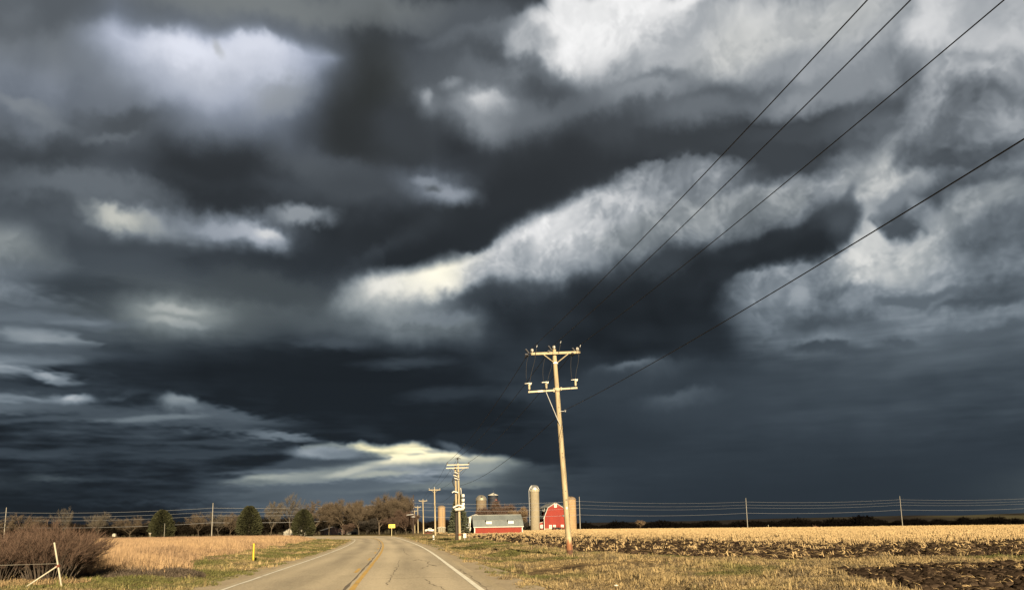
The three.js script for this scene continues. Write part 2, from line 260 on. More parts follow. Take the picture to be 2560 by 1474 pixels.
puff(27.8, 14.9, 0.50, 0.68, -16, 160, { s: 1.6, w: 0.4 });
puff(31.8, 16.8, 1.88, 1.16, 12, 206, { s: 1.4, w: 0.8, n: 0.7, t: 0.1 });
puff(35.3, 16.3, 3.11, 1.59, -1, 198, { s: 1.4, w: 0.9, n: 0.7, t: 0.1 });
puff(32.7, 15.8, 2.55, 0.65, 2, 196, { s: 1.4, w: 0.8, n: 0.8, t: 0.1 });
puff(32.4, 19.2, 0.42, 1.49, -25, 218, { s: 1.2, w: 0.5, t: 0.1 });
puff(32.6, 18.0, 0.93, 1.00, -29, 210, { s: 1.4, w: 0.6, n: 0.5, t: 0.1 });
puff(33.1, 22.6, 1.83, 1.44, 19, 190, { s: 1.2, w: 0.8, n: 0.8, t: 0.1 });
puff(31.9, 21.1, 1.30, 1.23, 30, 176, { s: 1.3, w: 0.8, n: 0.8, t: 0.1 });
puff(34.4, 21.2, 1.80, 1.20, -1, 176, { s: 1.4, w: 0.8, n: 0.8, t: 0.1 });
puff(31.0, 20.0, 0.61, 1.75, -19, 110, { s: 1.3, w: 0.8 });
puff(30.5, 19.1, 1.43, 1.26, 11, 86, { s: 1.3, w: 0.8 });
bank([[32.9, 19.2], [33.2, 18.8], [33.5, 19.0], [33.4, 19.9], [34.3, 20.4], [35.1, 19.8], [34.7, 18.8], [35.4, 17.8], [34.6, 17.6], [33.9, 17.8], [33.3, 18.4]], 92, { s: 0.9, w: 0.6, f: 0.6, n: 0.4 });
puff(34.3, 20.2, 1.58, 0.63, 19, 130, { s: 1.6 });
bank([[35.5, 20.2], [39.0, 20.9], [41.5, 20.1], [47.9, 18.1], [47.8, 17.5], [40.1, 19.3], [38.9, 19.8], [37.6, 18.8], [36.8, 18.7], [35.9, 19.4]], 86, { s: 1.2, w: 0.8, n: 0.5 });
puff(40.1, 18.8, 2.24, 1.16, -3, 164, { s: 1.3, w: 0.8, n: 0.8, t: 0.1 });
puff(38.2, 17.8, 1.90, 0.95, 9, 170, { s: 1.4, w: 0.8, n: 0.8, t: 0.1 });
puff(39.8, 16.6, 2.46, 1.03, 1, 118, { s: 1.5, w: 0.9, n: 0.8 });
puff(38.3, 14.6, 2.53, 1.20, 0, 146, { s: 1.5, w: 0.9, n: 0.9 });
puff(39.5, 13.4, 2.47, 1.05, -3, 92, { s: 1.4, w: 0.8, n: 0.6 });
puff(38.1, 12.9, 2.32, 0.39, -3, 84, { s: 1.3, w: 0.7 });
puff(40.2, 12.1, 2.23, 0.52, -1, 118, { s: 1.4, w: 0.7, n: 0.6 });
puff(39.2, 11.3, 2.27, 0.43, -0, 90, { s: 1.3, w: 0.6 });
puff(29.2, 13.0, 2.68, 0.68, -0, 82, { s: 1.4, w: 0.8 });
puff(32.7, 13.7, 2.78, 0.76, 1, 128, { s: 1.5, w: 0.9, n: 1 });
puff(35.6, 12.3, 3.09, 0.64, -2, 128, { s: 1.5, w: 0.8, n: 0.8 });
puff(35.1, 13.7, 2.45, 0.40, 4, 104, { s: 1.4, w: 0.8 });
puff(29.3, 11.2, 2.19, 0.39, -5, 74, { s: 1.1, w: 0.7 });
puff(33.5, 11.0, 1.00, 0.25, -11, 80, { s: 1.1, w: 0.6 });
puff(30.1, 12.2, 3.85, 0.41, -2, 98, { s: 1.6, w: 0.7, o: 0.6 });
puff(36.9, 9.6, 7.31, 1.62, -2, 98, { s: 1.6, o: 0.9, n: 0.15 });
puff(38.8, 7.3, 6.18, 1.68, -2, 88, { s: 1.6, o: 0.7, n: 0.1 });
puff(31.0, 7.7, 8.04, 2.31, -4, 74, { s: 1.6, o: 0.8, n: 0.1 });
puff(43.2, 1.1, 4.94, 1.57, -2, 104, { s: 1.7, o: 0.9, t: 0.8 });
puff(29.3, 2.1, 10.05, 2.30, -2, 55, { s: 1.6, o: 0.7 });
// dark masses in front: crisp lower rims
bank([[-1.1, 18.0], [0.1, 18.3], [1.4, 18.6], [2.8, 19.1], [3.8, 19.3], [5.1, 19.1], [6.0, 19.4], [7.0, 20.3], [8.4, 21.1], [9.8, 22.0], [10.7, 22.1], [12.0, 22.7], [13.9, 23.3], [15.7, 23.8], [16.9, 24.5], [18.1, 24.7], [19.3, 24.3], [20.9, 24.8], [22.8, 24.7], [24.3, 24.1], [25.6, 23.5], [26.6, 22.4], [28.3, 22.8], [30.0, 23.3], [32.1, 23.5], [31.4, 25.6], [26.1, 26.5], [20.5, 26.7], [14.7, 26.7], [10.2, 25.4], [5.7, 23.3], [1.6, 21.4], [-1.3, 19.8]], 56, { s: 4, s2: 0.28, w: 0.35, f: 0.6, n: 0.25 });
puff(0.7, 18.7, 3.81, 0.81, 13, 44, { s: 1.6, w: 0.3 });
puff(7.1, 21.7, 4.10, 1.18, 29, 44, { s: 1.6, w: 0.4 });
puff(13.1, 24.2, 2.96, 0.94, 13, 52, { s: 1.6, w: 0.5 });
bank([[21.0, 15.8], [22.7, 16.3], [24.2, 16.7], [26.2, 16.8], [27.8, 17.0], [29.2, 17.0], [30.3, 17.4], [31.1, 17.8], [31.7, 18.6], [31.7, 19.1], [31.0, 19.5], [29.8, 19.6], [28.2, 19.0], [25.5, 18.2], [22.2, 17.4]], 43, { s: 2.6, s2: 0.35, w: 0.4, f: 0.6, n: 0.3 });
puff(30.9, 19.0, 0.95, 0.75, 31, 80, { s: 1.6, w: 0.4 });
// upper right: high white cloud
bank([[11.5, 35.6], [11.0, 34.5], [9.3, 33.9], [7.9, 33.3], [8.6, 32.4], [10.1, 31.4], [11.7, 30.4], [14.2, 29.5], [17.8, 29.5], [22.2, 29.5], [26.4, 29.2], [30.3, 28.2], [34.1, 27.2], [36.1, 28.6], [36.1, 29.9], [36.6, 32.0]], 190, { s: 1.2, s2: 6.5, w: 0.8, n: 0.6 });
bank([[11.9, 35.5], [11.3, 34.4], [9.6, 33.8], [8.6, 33.2], [10.1, 32.6], [11.0, 31.5], [13.1, 30.7], [14.9, 31.1], [16.8, 32.4], [19.2, 33.4], [20.5, 34.8]], 236, { s: 1, s2: 4, w: 0.8, n: 0.4 });
puff(11.9, 32.0, 1.55, 1.19, -23, 242, { s: 1.4, w: 0.8, n: 0.4 });
puff(16.8, 33.1, 1.51, 1.40, 34, 232, { s: 1.5, w: 0.8, n: 0.5 });
puff(21.0, 33.9, 1.47, 0.45, 2, 236, { s: 1.5, w: 0.6 });
puff(22.5, 32.6, 1.71, 0.60, 16, 172, { s: 1.6, w: 0.8, n: 0.4 });
puff(20.2, 30.9, 3.01, 0.62, 18, 180, { s: 1.6, w: 0.8, n: 0.4 });
puff(25.1, 31.0, 2.90, 1.62, 10, 204, { s: 1.6, w: 0.9, n: 0.5, t: 0.1 });
puff(31.9, 30.9, 3.61, 1.56, 6, 192, { s: 1.6, w: 0.9, n: 0.5, t: 0.1 });
puff(29.6, 28.6, 3.52, 0.93, -4, 164, { s: 1.6, w: 0.8, n: 0.4 });
puff(33.1, 27.4, 2.03, 1.15, 17, 148, { s: 1.6, w: 0.8, n: 0.5 });
puff(18.3, 28.9, 2.83, 0.64, -0, 150, { s: 1.6, w: 0.8 });
puff(9.2, 32.4, 1.81, 1.10, -22, 170, { s: 1.5, w: 0.8, n: 0.5 });
puff(5.2, 33.0, 2.57, 0.47, 12, 112, { s: 1.5, w: 0.6 });
puff(4.3, 31.7, 2.33, 1.20, 11, 88, { s: 1.5, w: 0.8 });
puff(7.6, 30.5, 2.88, 0.98, -9, 106, { s: 1.5, w: 0.8, n: 0.5 });
puff(3.7, 29.5, 3.93, 1.73, -15, 96, { s: 1.7, o: 0.8 });
puff(3.6, 30.2, 0.68, 0.29, 6, 140, { s: 1.6, s2: 2.4, w: 0.5 });
puff(1.6, 29.0, 0.78, 0.74, -28, 128, { s: 1.8, w: 0.5 });
puff(1.6, 29.3, 0.37, 0.40, -38, 160, { s: 1.6, w: 0.4 });
puff(6.9, 28.0, 2.92, 1.77, -25, 130, { s: 1.7, w: 0.7, n: 0.5 });
puff(6.2, 28.7, 1.69, 0.95, -20, 176, { s: 1.2, s2: 2.6, w: 0.6, n: 0.5 });
puff(6.4, 28.9, 1.06, 0.50, -20, 206, { s: 1.5, s2: 2.5, w: 0.6, n: 0.4 });
puff(7.1, 27.5, 1.23, 1.27, -11, 142, { s: 1.9, w: 0.6 });
puff(9.9, 27.4, 2.13, 1.01, -2, 110, { s: 1.6, w: 0.6 });
puff(12.7, 28.3, 3.69, 0.90, 1, 116, { s: 1.7, o: 0.7 });
puff(16.5, 26.6, 4.46, 1.16, 1, 76, { s: 1.5, w: 0.7 });
puff(21.6, 25.6, 4.09, 0.90, -3, 64, { s: 1.3, w: 0.7 });
puff(22.3, 27.6, 3.78, 0.98, -4, 112, { s: 1.6, w: 0.7 });
puff(29.0, 25.1, 4.07, 1.21, -4, 74, { s: 1.3, w: 0.8 });
puff(27.2, 23.6, 3.19, 0.90, -17, 68, { s: 1.2, w: 0.8 });
puff(29.2, 27.1, 2.61, 0.71, 1, 146, { s: 1.6 });
puff(32.8, 24.6, 2.05, 1.42, 8, 106, { s: 1.5, w: 0.8, n: 0.5 });
puff(10.5, 24.8, 5.12, 1.82, 8, 56, { s: 1.4, w: 0.8 });
puff(8.6, 23.0, 4.35, 1.59, 24, 50, { s: 1.3, w: 0.7 });
puff(-0.2, 26.9, 2.10, 1.77, 3, 66, { s: 1.6 });
puff(2.3, 23.4, 2.16, 0.95, -11, 112, { s: 1.7, w: 0.5, t: -0.2 });
puff(1.7, 23.8, 0.91, 0.34, -9, 138, { s: 1.5, w: 0.5, t: -0.2 });
puff(3.6, 22.9, 1.46, 0.53, -11, 150, { s: 1.4, s2: 2.2, w: 0.5, t: -0.2 });
puff(2.3, 23.3, 0.54, 0.21, -7, 100, { s: 1.6, w: 0.4 });
bank([[36.7, 32.0], [36.3, 30.3], [35.8, 29.4], [36.4, 28.3], [37.4, 28.5], [38.9, 27.7], [40.2, 27.1], [50.3, 22.8], [51.0, 27.6]], 222, { s: 1, s2: 3.5, w: 0.8, n: 0.5 });
puff(37.4, 29.4, 0.97, 1.34, -27, 248, { s: 1.2, w: 0.7, n: 0.3 });
puff(39.7, 28.2, 1.62, 0.69, -22, 240, { s: 1.5, w: 0.7, n: 0.4 });
puff(38.1, 27.2, 1.67, 1.01, -26, 176, { s: 1.4, w: 0.9, n: 0.9 });
puff(40.9, 25.8, 2.19, 0.87, -22, 182, { s: 1.5, w: 0.9, n: 0.9 });
puff(37.0, 25.8, 1.28, 1.36, -15, 168, { s: 1.5, w: 0.9, n: 0.9 });
puff(40.3, 24.7, 2.63, 1.02, -20, 112, { s: 1.4, w: 0.9, n: 0.8 });
puff(37.4, 24.0, 1.70, 0.82, -14, 104, { s: 1.5, w: 0.8, n: 0.8 });
puff(38.0, 23.8, 2.53, 0.91, -14, 110, { s: 1.5, w: 0.9, n: 0.8 });
puff(41.2, 23.0, 1.79, 1.11, -16, 138, { s: 1.5, w: 0.9, n: 0.9 });
puff(38.2, 21.9, 2.74, 0.83, -7, 86, { s: 1.3, w: 0.9, n: 0.6 });
puff(35.7, 22.6, 1.10, 0.80, -33, 104, { s: 1.5, w: 0.8, n: 0.7 });
puff(40.5, 17.1, 1.41, 0.93, -6, 112, { s: 1.5, w: 0.8, n: 0.7 });
puff(35.9, 24.4, 1.09, 1.16, -14, 142, { s: 1.5, w: 0.9, n: 0.9 });
// low light: the gap at the horizon
bank([[-6.5, 5.5], [-4.7, 5.8], [-3.6, 5.7], [-2.8, 5.8], [-1.5, 5.6], [0.7, 5.9], [1.5, 5.8], [2.5, 5.3], [4.3, 5.1], [6.4, 4.7], [8.5, 4.5], [7.3, 4.0], [4.9, 3.9], [2.4, 3.8], [-0.3, 3.7], [-2.8, 3.6], [-5.4, 3.3], [-9.6, 3.2], [-9.6, 3.6], [-7.0, 3.8], [-4.9, 4.4], [-6.3, 5.0]], 166, { s: 0.6, s2: 2.2, w: 0.3, t: 0.7, n: 0.6, k: 1 });
bank([[-3.8, 5.6], [-2.8, 5.8], [-1.5, 5.6], [0.7, 5.9], [1.5, 5.8], [2.5, 5.3], [4.3, 5.1], [6.2, 4.7], [4.9, 4.4], [2.4, 4.4], [0.5, 4.2], [-2.0, 4.0], [-3.3, 4.1], [-1.2, 4.7], [-2.8, 5.3]], 230, { s: 0.5, s2: 1.4, w: 0.3, t: 1, f: 0.5, n: 0.5 });
puff(0.2, 4.7, 2.46, 0.41, 6, 252, { s: 1.4, w: 0.25, t: 0.9 });
puff(2.3, 5.3, 0.72, 0.11, -4, 190, { s: 1.4, w: 0.25, t: 0.6 });
puff(1.0, 5.1, 0.55, 0.08, -0, 205, { s: 1.4, w: 0.2, t: 0.7 });
puff(4.1, 4.2, 1.66, 0.17, 7, 168, { s: 1.4, w: 0.25, t: 0.6 });
puff(6.0, 4.6, 1.67, 0.39, -1, 190, { s: 1.3, w: 0.3, t: 0.7 });
bank([[-6.5, 5.3], [-4.7, 5.6], [-2.7, 5.2], [-0.9, 4.8], [-2.1, 4.5], [-3.3, 4.2], [-5.4, 4.1], [-8.1, 4.0], [-9.6, 4.1], [-8.1, 4.7]], 76, { s: 0.7, w: 0.25, k: 1 });
puff(-5.5, 5.3, 1.85, 0.35, -2, 160, { s: 1.4, w: 0.3 });
puff(-4.1, 5.1, 1.60, 0.27, -8, 128, { s: 1.5, w: 0.3 });
puff(-8.1, 3.9, 2.83, 0.16, 2, 104, { s: 1.4, w: 0.2, k: 1 });
puff(-6.5, 3.5, 3.92, 0.37, 4, 158, { s: 1.4, w: 0.25, t: 0.5, k: 1 });
puff(-8.0, 3.5, 2.32, 0.21, 3, 176, { s: 1.3, w: 0.25, t: 0.5, k: 1 });
puff(-9.6, 3.2, 1.52, 0.18, -0, 120, { s: 1.5, w: 0.2, t: 0.4 });
puff(-0.0, 2.5, 9.26, 1.31, 1, 116, { s: 1.6, w: 0.3, t: 0.25 });
puff(0.8, 3.6, 6.57, 0.82, 2, 140, { s: 1.5, w: 0.3, t: 0.35 });
puff(1.6, 3.8, 3.85, 0.49, 2, 142, { s: 1.4, w: 0.3, n: 0.5 });
puff(-1.7, 3.6, 2.43, 0.22, 6, 168, { s: 1.4, w: 0.3, t: 0.5 });
puff(-0.1, 3.3, 4.91, 0.27, 2, 112, { s: 1.5, w: 0.3, k: 1, n: 0.5 });
puff(-3.3, 3.9, 1.61, 0.22, 8, 184, { s: 1.4, w: 0.25, t: 0.5 });
puff(3.2, 2.9, 3.31, 0.22, 1, 132, { s: 1.4, w: 0.25, t: 0.5, k: 1 });
puff(-4.9, 2.9, 5.29, 0.27, 1, 98, { s: 1.6, w: 0.3, k: 1 });
puff(2.1, 2.4, 3.84, 0.22, 1, 74, { s: 1.5, w: 0.25, k: 1 });
puff(-2.7, 2.0, 11.25, 0.76, -1, 96, { s: 1.7, o: 0.8, k: 1 });
puff(-0.0, 0.9, 9.76, 0.81, -1, 104, { s: 1.7, o: 0.7, k: 1 });
puff(5.5, 4.0, 1.94, 0.39, 2, 150, { s: 1.6, w: 0.3, t: 0.4 });
puff(9.1, 3.5, 1.94, 1.10, -1, 70, { s: 1.8, o: 0.7, t: 0.2 });
puff(4.1, 5.5, 1.67, 0.22, -11, 70, { s: 1.3, w: 0.3 });
bank([[1.4, 5.8], [2.1, 5.7], [3.0, 5.3], [4.4, 5.5], [5.2, 5.2], [6.9, 4.9], [11.1, 4.5], [11.1, 6.2], [2.7, 6.6]], 42, { s: 0.7, w: 0.3 });
puff(3.7, 5.4, 1.00, 0.22, -21, 92, { s: 1.4, w: 0.3 });
// right of the pole: pale crowns of cloud
puff(16.8, 10.0, 3.27, 0.99, 7, 66, { s: 1.6, w: 0.6 });
puff(16.4, 10.7, 2.19, 0.50, 5, 84, { s: 1.2, s2: 3, w: 0.6 });
puff(16.3, 11.0, 1.20, 0.19, 5, 104, { s: 1.3, s2: 2.4, w: 0.5 });
puff(14.0, 9.7, 2.49, 0.56, 8, 62, { s: 1.5, w: 0.6 });
puff(19.7, 7.8, 4.01, 1.20, 1, 66, { s: 1.6, w: 0.6 });
puff(19.4, 8.6, 1.88, 0.44, 3, 88, { s: 1.3, s2: 3, w: 0.6 });
puff(8.9, 9.4, 2.23, 0.50, 9, 62, { s: 1.5, w: 0.5 });
puff(3.5, 9.2, 3.34, 0.45, 4, 56, { s: 1.6, w: 0.5, k: 1 });
puff(13.9, 6.1, 4.69, 1.66, -2, 50, { s: 1.7, o: 0.6 });
puff(29.3, 1.8, 8.61, 1.53, -2, 52, { s: 1.7, o: 0.7 });
puff(20.4, 1.3, 7.89, 1.34, -1, 50, { s: 1.7, o: 0.6 });
puff(9.6, 1.7, 4.42, 1.10, -1, 62, { s: 1.7, o: 0.6, t: 0.1 });
puff(-12.9, 0.0, 16.90, 0.41, -1, 38, { s: 1.8, o: 0.6 });
// cloud beyond the frame: the same broken storm deck goes on all round
{
  let s = 7; const rnd = () => ((s = (Math.imul(s, 1664525) + 1013904223) >>> 0) / 4294967296);
  for (let i = 0; i < 110; i++) {
    const az = 52 + rnd() * 272, el = 3 + rnd() * rnd() * 80, w = 4 + rnd() * 14, dark = rnd() < 0.68;
    if (Math.abs(az - 172) < 60 && dark) continue;
    puff(az > 180 ? az - 360 : az, el, w, w * (0.2 + 0.35 * rnd()) * (0.4 + el / 60), (rnd() - 0.5) * 20, dark ? 28 + rnd() * 18 : (el < 28 ? 34 : 80) + rnd() * (el < 28 ? 30 : 70), { s: 1.5, o: 0.7, w: 1.2, k: el < 18 ? 1 : 0, n: 0.5 });
  }
}
{
  // every texel where the photograph looks, every fourth elsewhere (cloud far from the view carries no fine edge)
  const data = new Float32Array(SKY_W * SKY_H * 4), row = new Float32Array(SKY_W * 3), az = (i) => { const a = ((i + 0.5) / SKY_W - 0.5) * 360 + 90; return a > 180 ? a - 360 : a; };
  const nodes = (fine) => { const o = []; for (let i = 0; i < SKY_W; i++) if (i % 4 === 0 || i === SKY_W - 1 || (fine && az(i) > -48 && az(i) < 64)) o.push(i); return o; };
  const sets = [nodes(true), nodes(false)].map((at) => ({ at, cols: at.map(az), out: new Float32Array(at.length * 3) }));
  for (let j = 0; j < SKY_H; j++) {
    const el = ((j + 0.5) / SKY_H - 0.5) * 180;
    if (el >= -0.2 || j === 0) {                       // below the horizon the row last computed stays: land hides it
      const { at, cols, out } = sets[el > 38 || j === 0 ? 1 : 0];
      skyRow(Math.max(el, 0.1), cols, out);
      for (let k = 0; k + 1 < at.length; k++) for (let i = at[k]; i <= at[k + 1]; i++) { const f = (i - at[k]) / (at[k + 1] - at[k]); for (let c = 0; c < 3; c++) row[i * 3 + c] = out[k * 3 + c] * (1 - f) + out[k * 3 + 3 + c] * f; }
    }
    // the sky is looked up with a smooth kernel: sharpen the row beforehand by as much as that kernel softens
    for (let i = 0; i < SKY_W; i++) { const o = (j * SKY_W + i) * 4; for (let c = 0; c < 3; c++) { const l = row[((i + SKY_W - 1) % SKY_W) * 3 + c], r = row[((i + 1) % SKY_W) * 3 + c], v = row[i * 3 + c]; data[o + c] = Math.max(0.6 * v, v * 1.5 - 0.25 * (l + r)) / EXPOSURE; } data[o + 3] = 1; }
  }
  for (let j = SKY_H / 2 + 1, W4 = SKY_W * 4, last = data.slice((j - 1) * W4, j * W4); j + 1 < SKY_H * 0.8; j++) {
    const now = data.slice(j * W4, (j + 1) * W4);
    for (let i = 0; i < W4; i++) data[j * W4 + i] = Math.max(0.6 * now[i], now[i] * 1.5 - 0.25 * (last[i] + data[(j + 1) * W4 + i]));
    last = now;
  }
  const sky = new THREE.DataTexture(data, SKY_W, SKY_H, THREE.RGBAFormat, THREE.FloatType);
  sky.mapping = THREE.EquirectangularReflectionMapping; sky.magFilter = THREE.LinearFilter; sky.minFilter = THREE.LinearFilter; sky.needsUpdate = true;
  scene.background = sky; scene.environment = sky;
}
// ---------- helpers ----------
function random(seed) { let a = seed >>> 0; return () => { a = (a + 0x6d2b79f5) | 0; let t = Math.imul(a ^ (a >>> 15), 1 | a); t = (t + Math.imul(t ^ (t >>> 7), 61 | t)) ^ t; return ((t ^ (t >>> 14)) >>> 0) / 4294967296; }; }
const V3 = (x, y, z) => new THREE.Vector3(x, y, z), lerp = (a, b, t) => a + (b - a) * t, clamp = (x, a = 0, b = 1) => Math.min(b, Math.max(a, x));
const ss = (a, b, x) => { const t = clamp((x - a) / (b - a)); return t * t * (3 - 2 * t); };
function fbm(x, y, s, oct = 4) { let v = 0, a = 1; for (let i = 0; i < oct; i++, a *= 0.5) { v += a * gnoise(x, y, s + i, 0); x *= 2.03; y *= 2.03; } return v; }
// collects triangles and merges them into one named Mesh; box faces get uv in metres
class Soup {
  constructor() { this.p = []; this.n = []; this.u = []; }
  geo(g, m) {
    const q = g.index ? g.toNonIndexed() : g, P = q.attributes.position, N = q.attributes.normal, U = q.attributes.uv, v = V3(), w = V3(), nm = m ? new THREE.Matrix3().getNormalMatrix(m) : null;
    for (let i = 0; i < P.count; i++) {
      v.fromBufferAttribute(P, i); w.fromBufferAttribute(N, i);
      if (m) { v.applyMatrix4(m); w.applyMatrix3(nm).normalize(); }
      this.p.push(v.x, v.y, v.z); this.n.push(w.x, w.y, w.z); this.u.push(U ? U.getX(i) : 0, U ? U.getY(i) : 0);
    }
    return this;
  }
  box(w, h, d, x, y, z, rot) {
    const g = new THREE.BoxGeometry(w, h, d), P = g.attributes.position, N = g.attributes.normal, U = g.attributes.uv;
    for (let i = 0; i < P.count; i++) { const ax = Math.abs(N.getX(i)), ay = Math.abs(N.getY(i)); if (ax > 0.5) U.setXY(i, P.getZ(i) + x, P.getY(i) + y); else if (ay > 0.5) U.setXY(i, P.getX(i) + x, P.getZ(i) + z); else U.setXY(i, P.getX(i) + x, P.getY(i) + y); }
    const m = new THREE.Matrix4(); if (rot) m.makeRotationFromEuler(new THREE.Euler(...rot)); m.setPosition(x, y, z);
    return this.geo(g, m);
  }
  tri(a, b, c, n) {
    const w = n || V3().subVectors(b, a).cross(V3().subVectors(c, a)).normalize();
    for (const v of [a, b, c]) { this.p.push(v.x, v.y, v.z); this.n.push(w.x, w.y, w.z); this.u.push(v.x + v.z, v.y); }
    return this;
  }
  quad(a, b, c, d, n) { return this.tri(a, b, c, n).tri(a, c, d, n); }
  tube(pts, rad, sides = 6, cap = true) {
    const rings = []; let along = 0;
    const rr = (i) => (typeof rad === 'number' ? rad : rad[i]);
    let side = V3(1, 0, 0);
    for (let i = 0; i < pts.length; i++) {
      const t = V3().subVectors(pts[Math.min(i + 1, pts.length - 1)], pts[Math.max(i - 1, 0)]).normalize();
      if (Math.abs(t.dot(side)) > 0.95) side = Math.abs(t.x) < 0.7 ? V3(1, 0, 0) : V3(0, 0, 1);
      side = side.clone().addScaledVector(t, -t.dot(side)).normalize();
      const up = V3().crossVectors(t, side), ring = [];
      if (i) along += pts[i].distanceTo(pts[i - 1]);
      for (let k = 0; k <= sides; k++) { const a = k / sides * Math.PI * 2, n = V3().addScaledVector(side, Math.cos(a)).addScaledVector(up, Math.sin(a)); ring.push({ p: pts[i].clone().addScaledVector(n, rr(i)), n, u: k / sides * Math.PI * 2 * rr(0), v: along }); }
      rings.push(ring);
    }
    const put = (q) => { this.p.push(q.p.x, q.p.y, q.p.z); this.n.push(q.n.x, q.n.y, q.n.z); this.u.push(q.u, q.v); };
    for (let i = 0; i + 1 < rings.length; i++) for (let k = 0; k < sides; k++) { const a = rings[i][k], b = rings[i][k + 1], c = rings[i + 1][k + 1], d = rings[i + 1][k]; [a, b, c, a, c, d].forEach(put); }
    if (cap) for (const [ring, sgn] of [[rings[0], -1], [rings[rings.length - 1], 1]]) { const c = V3(); for (let k = 0; k < sides; k++) c.add(ring[k].p); c.divideScalar(sides); for (let k = 0; k < sides; k++) sgn > 0 ? this.tri(c, ring[k].p, ring[k + 1].p) : this.tri(c, ring[k + 1].p, ring[k].p); }
    return this;
  }
  lathe(profile, seg, x, y, z) { const g = new THREE.LatheGeometry(profile.map(([r, h]) => new THREE.Vector2(r, h)), seg); const U = g.attributes.uv, P = g.attributes.position, R = Math.max(...profile.map((q) => q[0])); for (let i = 0; i < U.count; i++) U.setXY(i, U.getX(i) * 2 * Math.PI * R, P.getY(i)); return this.geo(g, new THREE.Matrix4().makeTranslation(x, y, z)); }
  cyl(r0, r1, h, x, y, z, rot, seg = 12) { const g = new THREE.CylinderGeometry(r1, r0, h, seg), m = new THREE.Matrix4(); if (rot) m.makeRotationFromEuler(new THREE.Euler(...rot)); m.setPosition(x, y, z); return this.geo(g, m); }
  // outline of [x, y] pulled along z from z0 to z1
  prism(outline, z0, z1) { const g = new THREE.ExtrudeGeometry(new THREE.Shape(outline.map(([x, y]) => new THREE.Vector2(x, y))), { depth: Math.abs(z1 - z0), bevelEnabled: false }); return this.geo(g, new THREE.Matrix4().makeTranslation(0, 0, Math.min(z0, z1))); }
  geometry() {
    const g = new THREE.BufferGeometry();
    g.setAttribute('position', new THREE.Float32BufferAttribute(this.p, 3)); g.setAttribute('normal', new THREE.Float32BufferAttribute(this.n, 3)); g.setAttribute('uv', new THREE.Float32BufferAttribute(this.u, 2));
    return g;
  }
  build(name, material, parent) { return part(name, this.geometry(), material, parent); }
}
function part(name, geometry, material, parent) { const m = new THREE.Mesh(geometry, material); m.name = name; m.castShadow = m.receiveShadow = true; parent.add(m); return m; }
const taken = {};
const numbered = (name) => { const n = taken[name] = (taken[name] ?? -1) + 1; return n ? name + '_' + String(n).padStart(3, '0') : name; };
function tag(o, label, category, group) { o.userData = { ...o.userData, label, category }; if (group) o.userData.group = group; return o; }
function thing(name, label, category, x, y, z, turn = 0, group) { const g = new THREE.Group(); g.name = numbered(name); g.position.set(x, y, z); g.rotation.y = turn; scene.add(g); return tag(g, label, category, group); }
function copyOf(o, name, label, x, y, z, turn = 0, scale = 1) { const c = o.clone(); c.name = numbered(name); c.userData = { ...o.userData, label }; c.position.set(x, y, z); c.rotation.y = turn; c.scale.set(...(Array.isArray(scale) ? scale : [scale, scale, scale])); scene.add(c); return c; }
function structure(o, kind = 'structure') { o.userData.kind = kind; return o; }

// ---------- materials ----------
function texture(size, f, srgb = false) {               // f(u, v) in 0..1 -> [r, g, b] linear or one value
  const [w, h] = Array.isArray(size) ? size : [size, size], d = new Uint8Array(w * h * 4);
  for (let y = 0; y < h; y++) for (let x = 0; x < w; x++) {
    let c = f((x + 0.5) / w, (y + 0.5) / h); if (typeof c === 'number') c = [c, c, c];
    for (let k = 0; k < 3; k++) d[(y * w + x) * 4 + k] = clamp(srgb ? (c[k] <= 0.0031308 ? c[k] * 12.92 : 1.055 * Math.pow(c[k], 1 / 2.4) - 0.055) : c[k]) * 255;
    d[(y * w + x) * 4 + 3] = 255;
  }
  const t = new THREE.DataTexture(d, w, h, THREE.RGBAFormat); t.wrapS = t.wrapT = THREE.RepeatWrapping; t.magFilter = THREE.LinearFilter; t.minFilter = THREE.LinearFilter; if (srgb) t.colorSpace = THREE.SRGBColorSpace; t.needsUpdate = true;
  return t;
}
// noise that tiles with n cells per side
const tn = (u, v, n, s) => { const a = u * n, b = v * n, ix = Math.floor(a), iy = Math.floor(b), fx = a - ix, fy = b - iy, U = fx * fx * (3 - 2 * fx), W = fy * fy * (3 - 2 * fy), h = (i, j) => (hash2(((i % n) + n) % n, ((j % n) + n) % n, s) & 1023) / 1023; return lerp(lerp(h(ix, iy), h(ix + 1, iy), U), lerp(h(ix, iy + 1), h(ix + 1, iy + 1), U), W); };
const tf = (u, v, n, s, o = 4) => { let r = 0, a = 0.5; for (let i = 0; i < o; i++, a *= 0.5, n *= 2) r += a * tn(u, v, n, s + i); return r / (1 - Math.pow(0.5, o)); };
const rep = (t, x, y = x) => { const c = t.clone(); c.repeat.set(x, y); c.needsUpdate = true; return c; };
const grit = texture(512, (u, v) => 0.62 + 0.38 * tf(u, v, 6, 40, 6)), gritBump = texture(512, (u, v) => tf(u, v, 16, 60, 5));
const woodGrain = texture([256, 512], (u, v) => { const g = tf(u, v / 6, 24, 70, 3) * 0.5 + tf(u, v, 3, 75, 4) * 0.5; const k = tn(u, v, 9, 79) > 0.93 ? 0.55 : 1; return [(0.5 + 0.5 * g) * k, (0.47 + 0.53 * g) * k, (0.43 + 0.57 * g) * k]; });
const stain = texture(512, (u, v) => { const a = tf(u, v / 3, 6, 81, 5), b = tf(u, v, 22, 85, 3); return 0.55 + 0.3 * a + 0.2 * b; });
const boardBump = texture([512, 64], (u, v) => { const x = (u * 16) % 1; return x < 0.06 || x > 0.94 ? 0 : 1; });
const corrugated = texture([256, 8], (u) => 0.5 + 0.5 * Math.sin(u * Math.PI * 2 * 8));
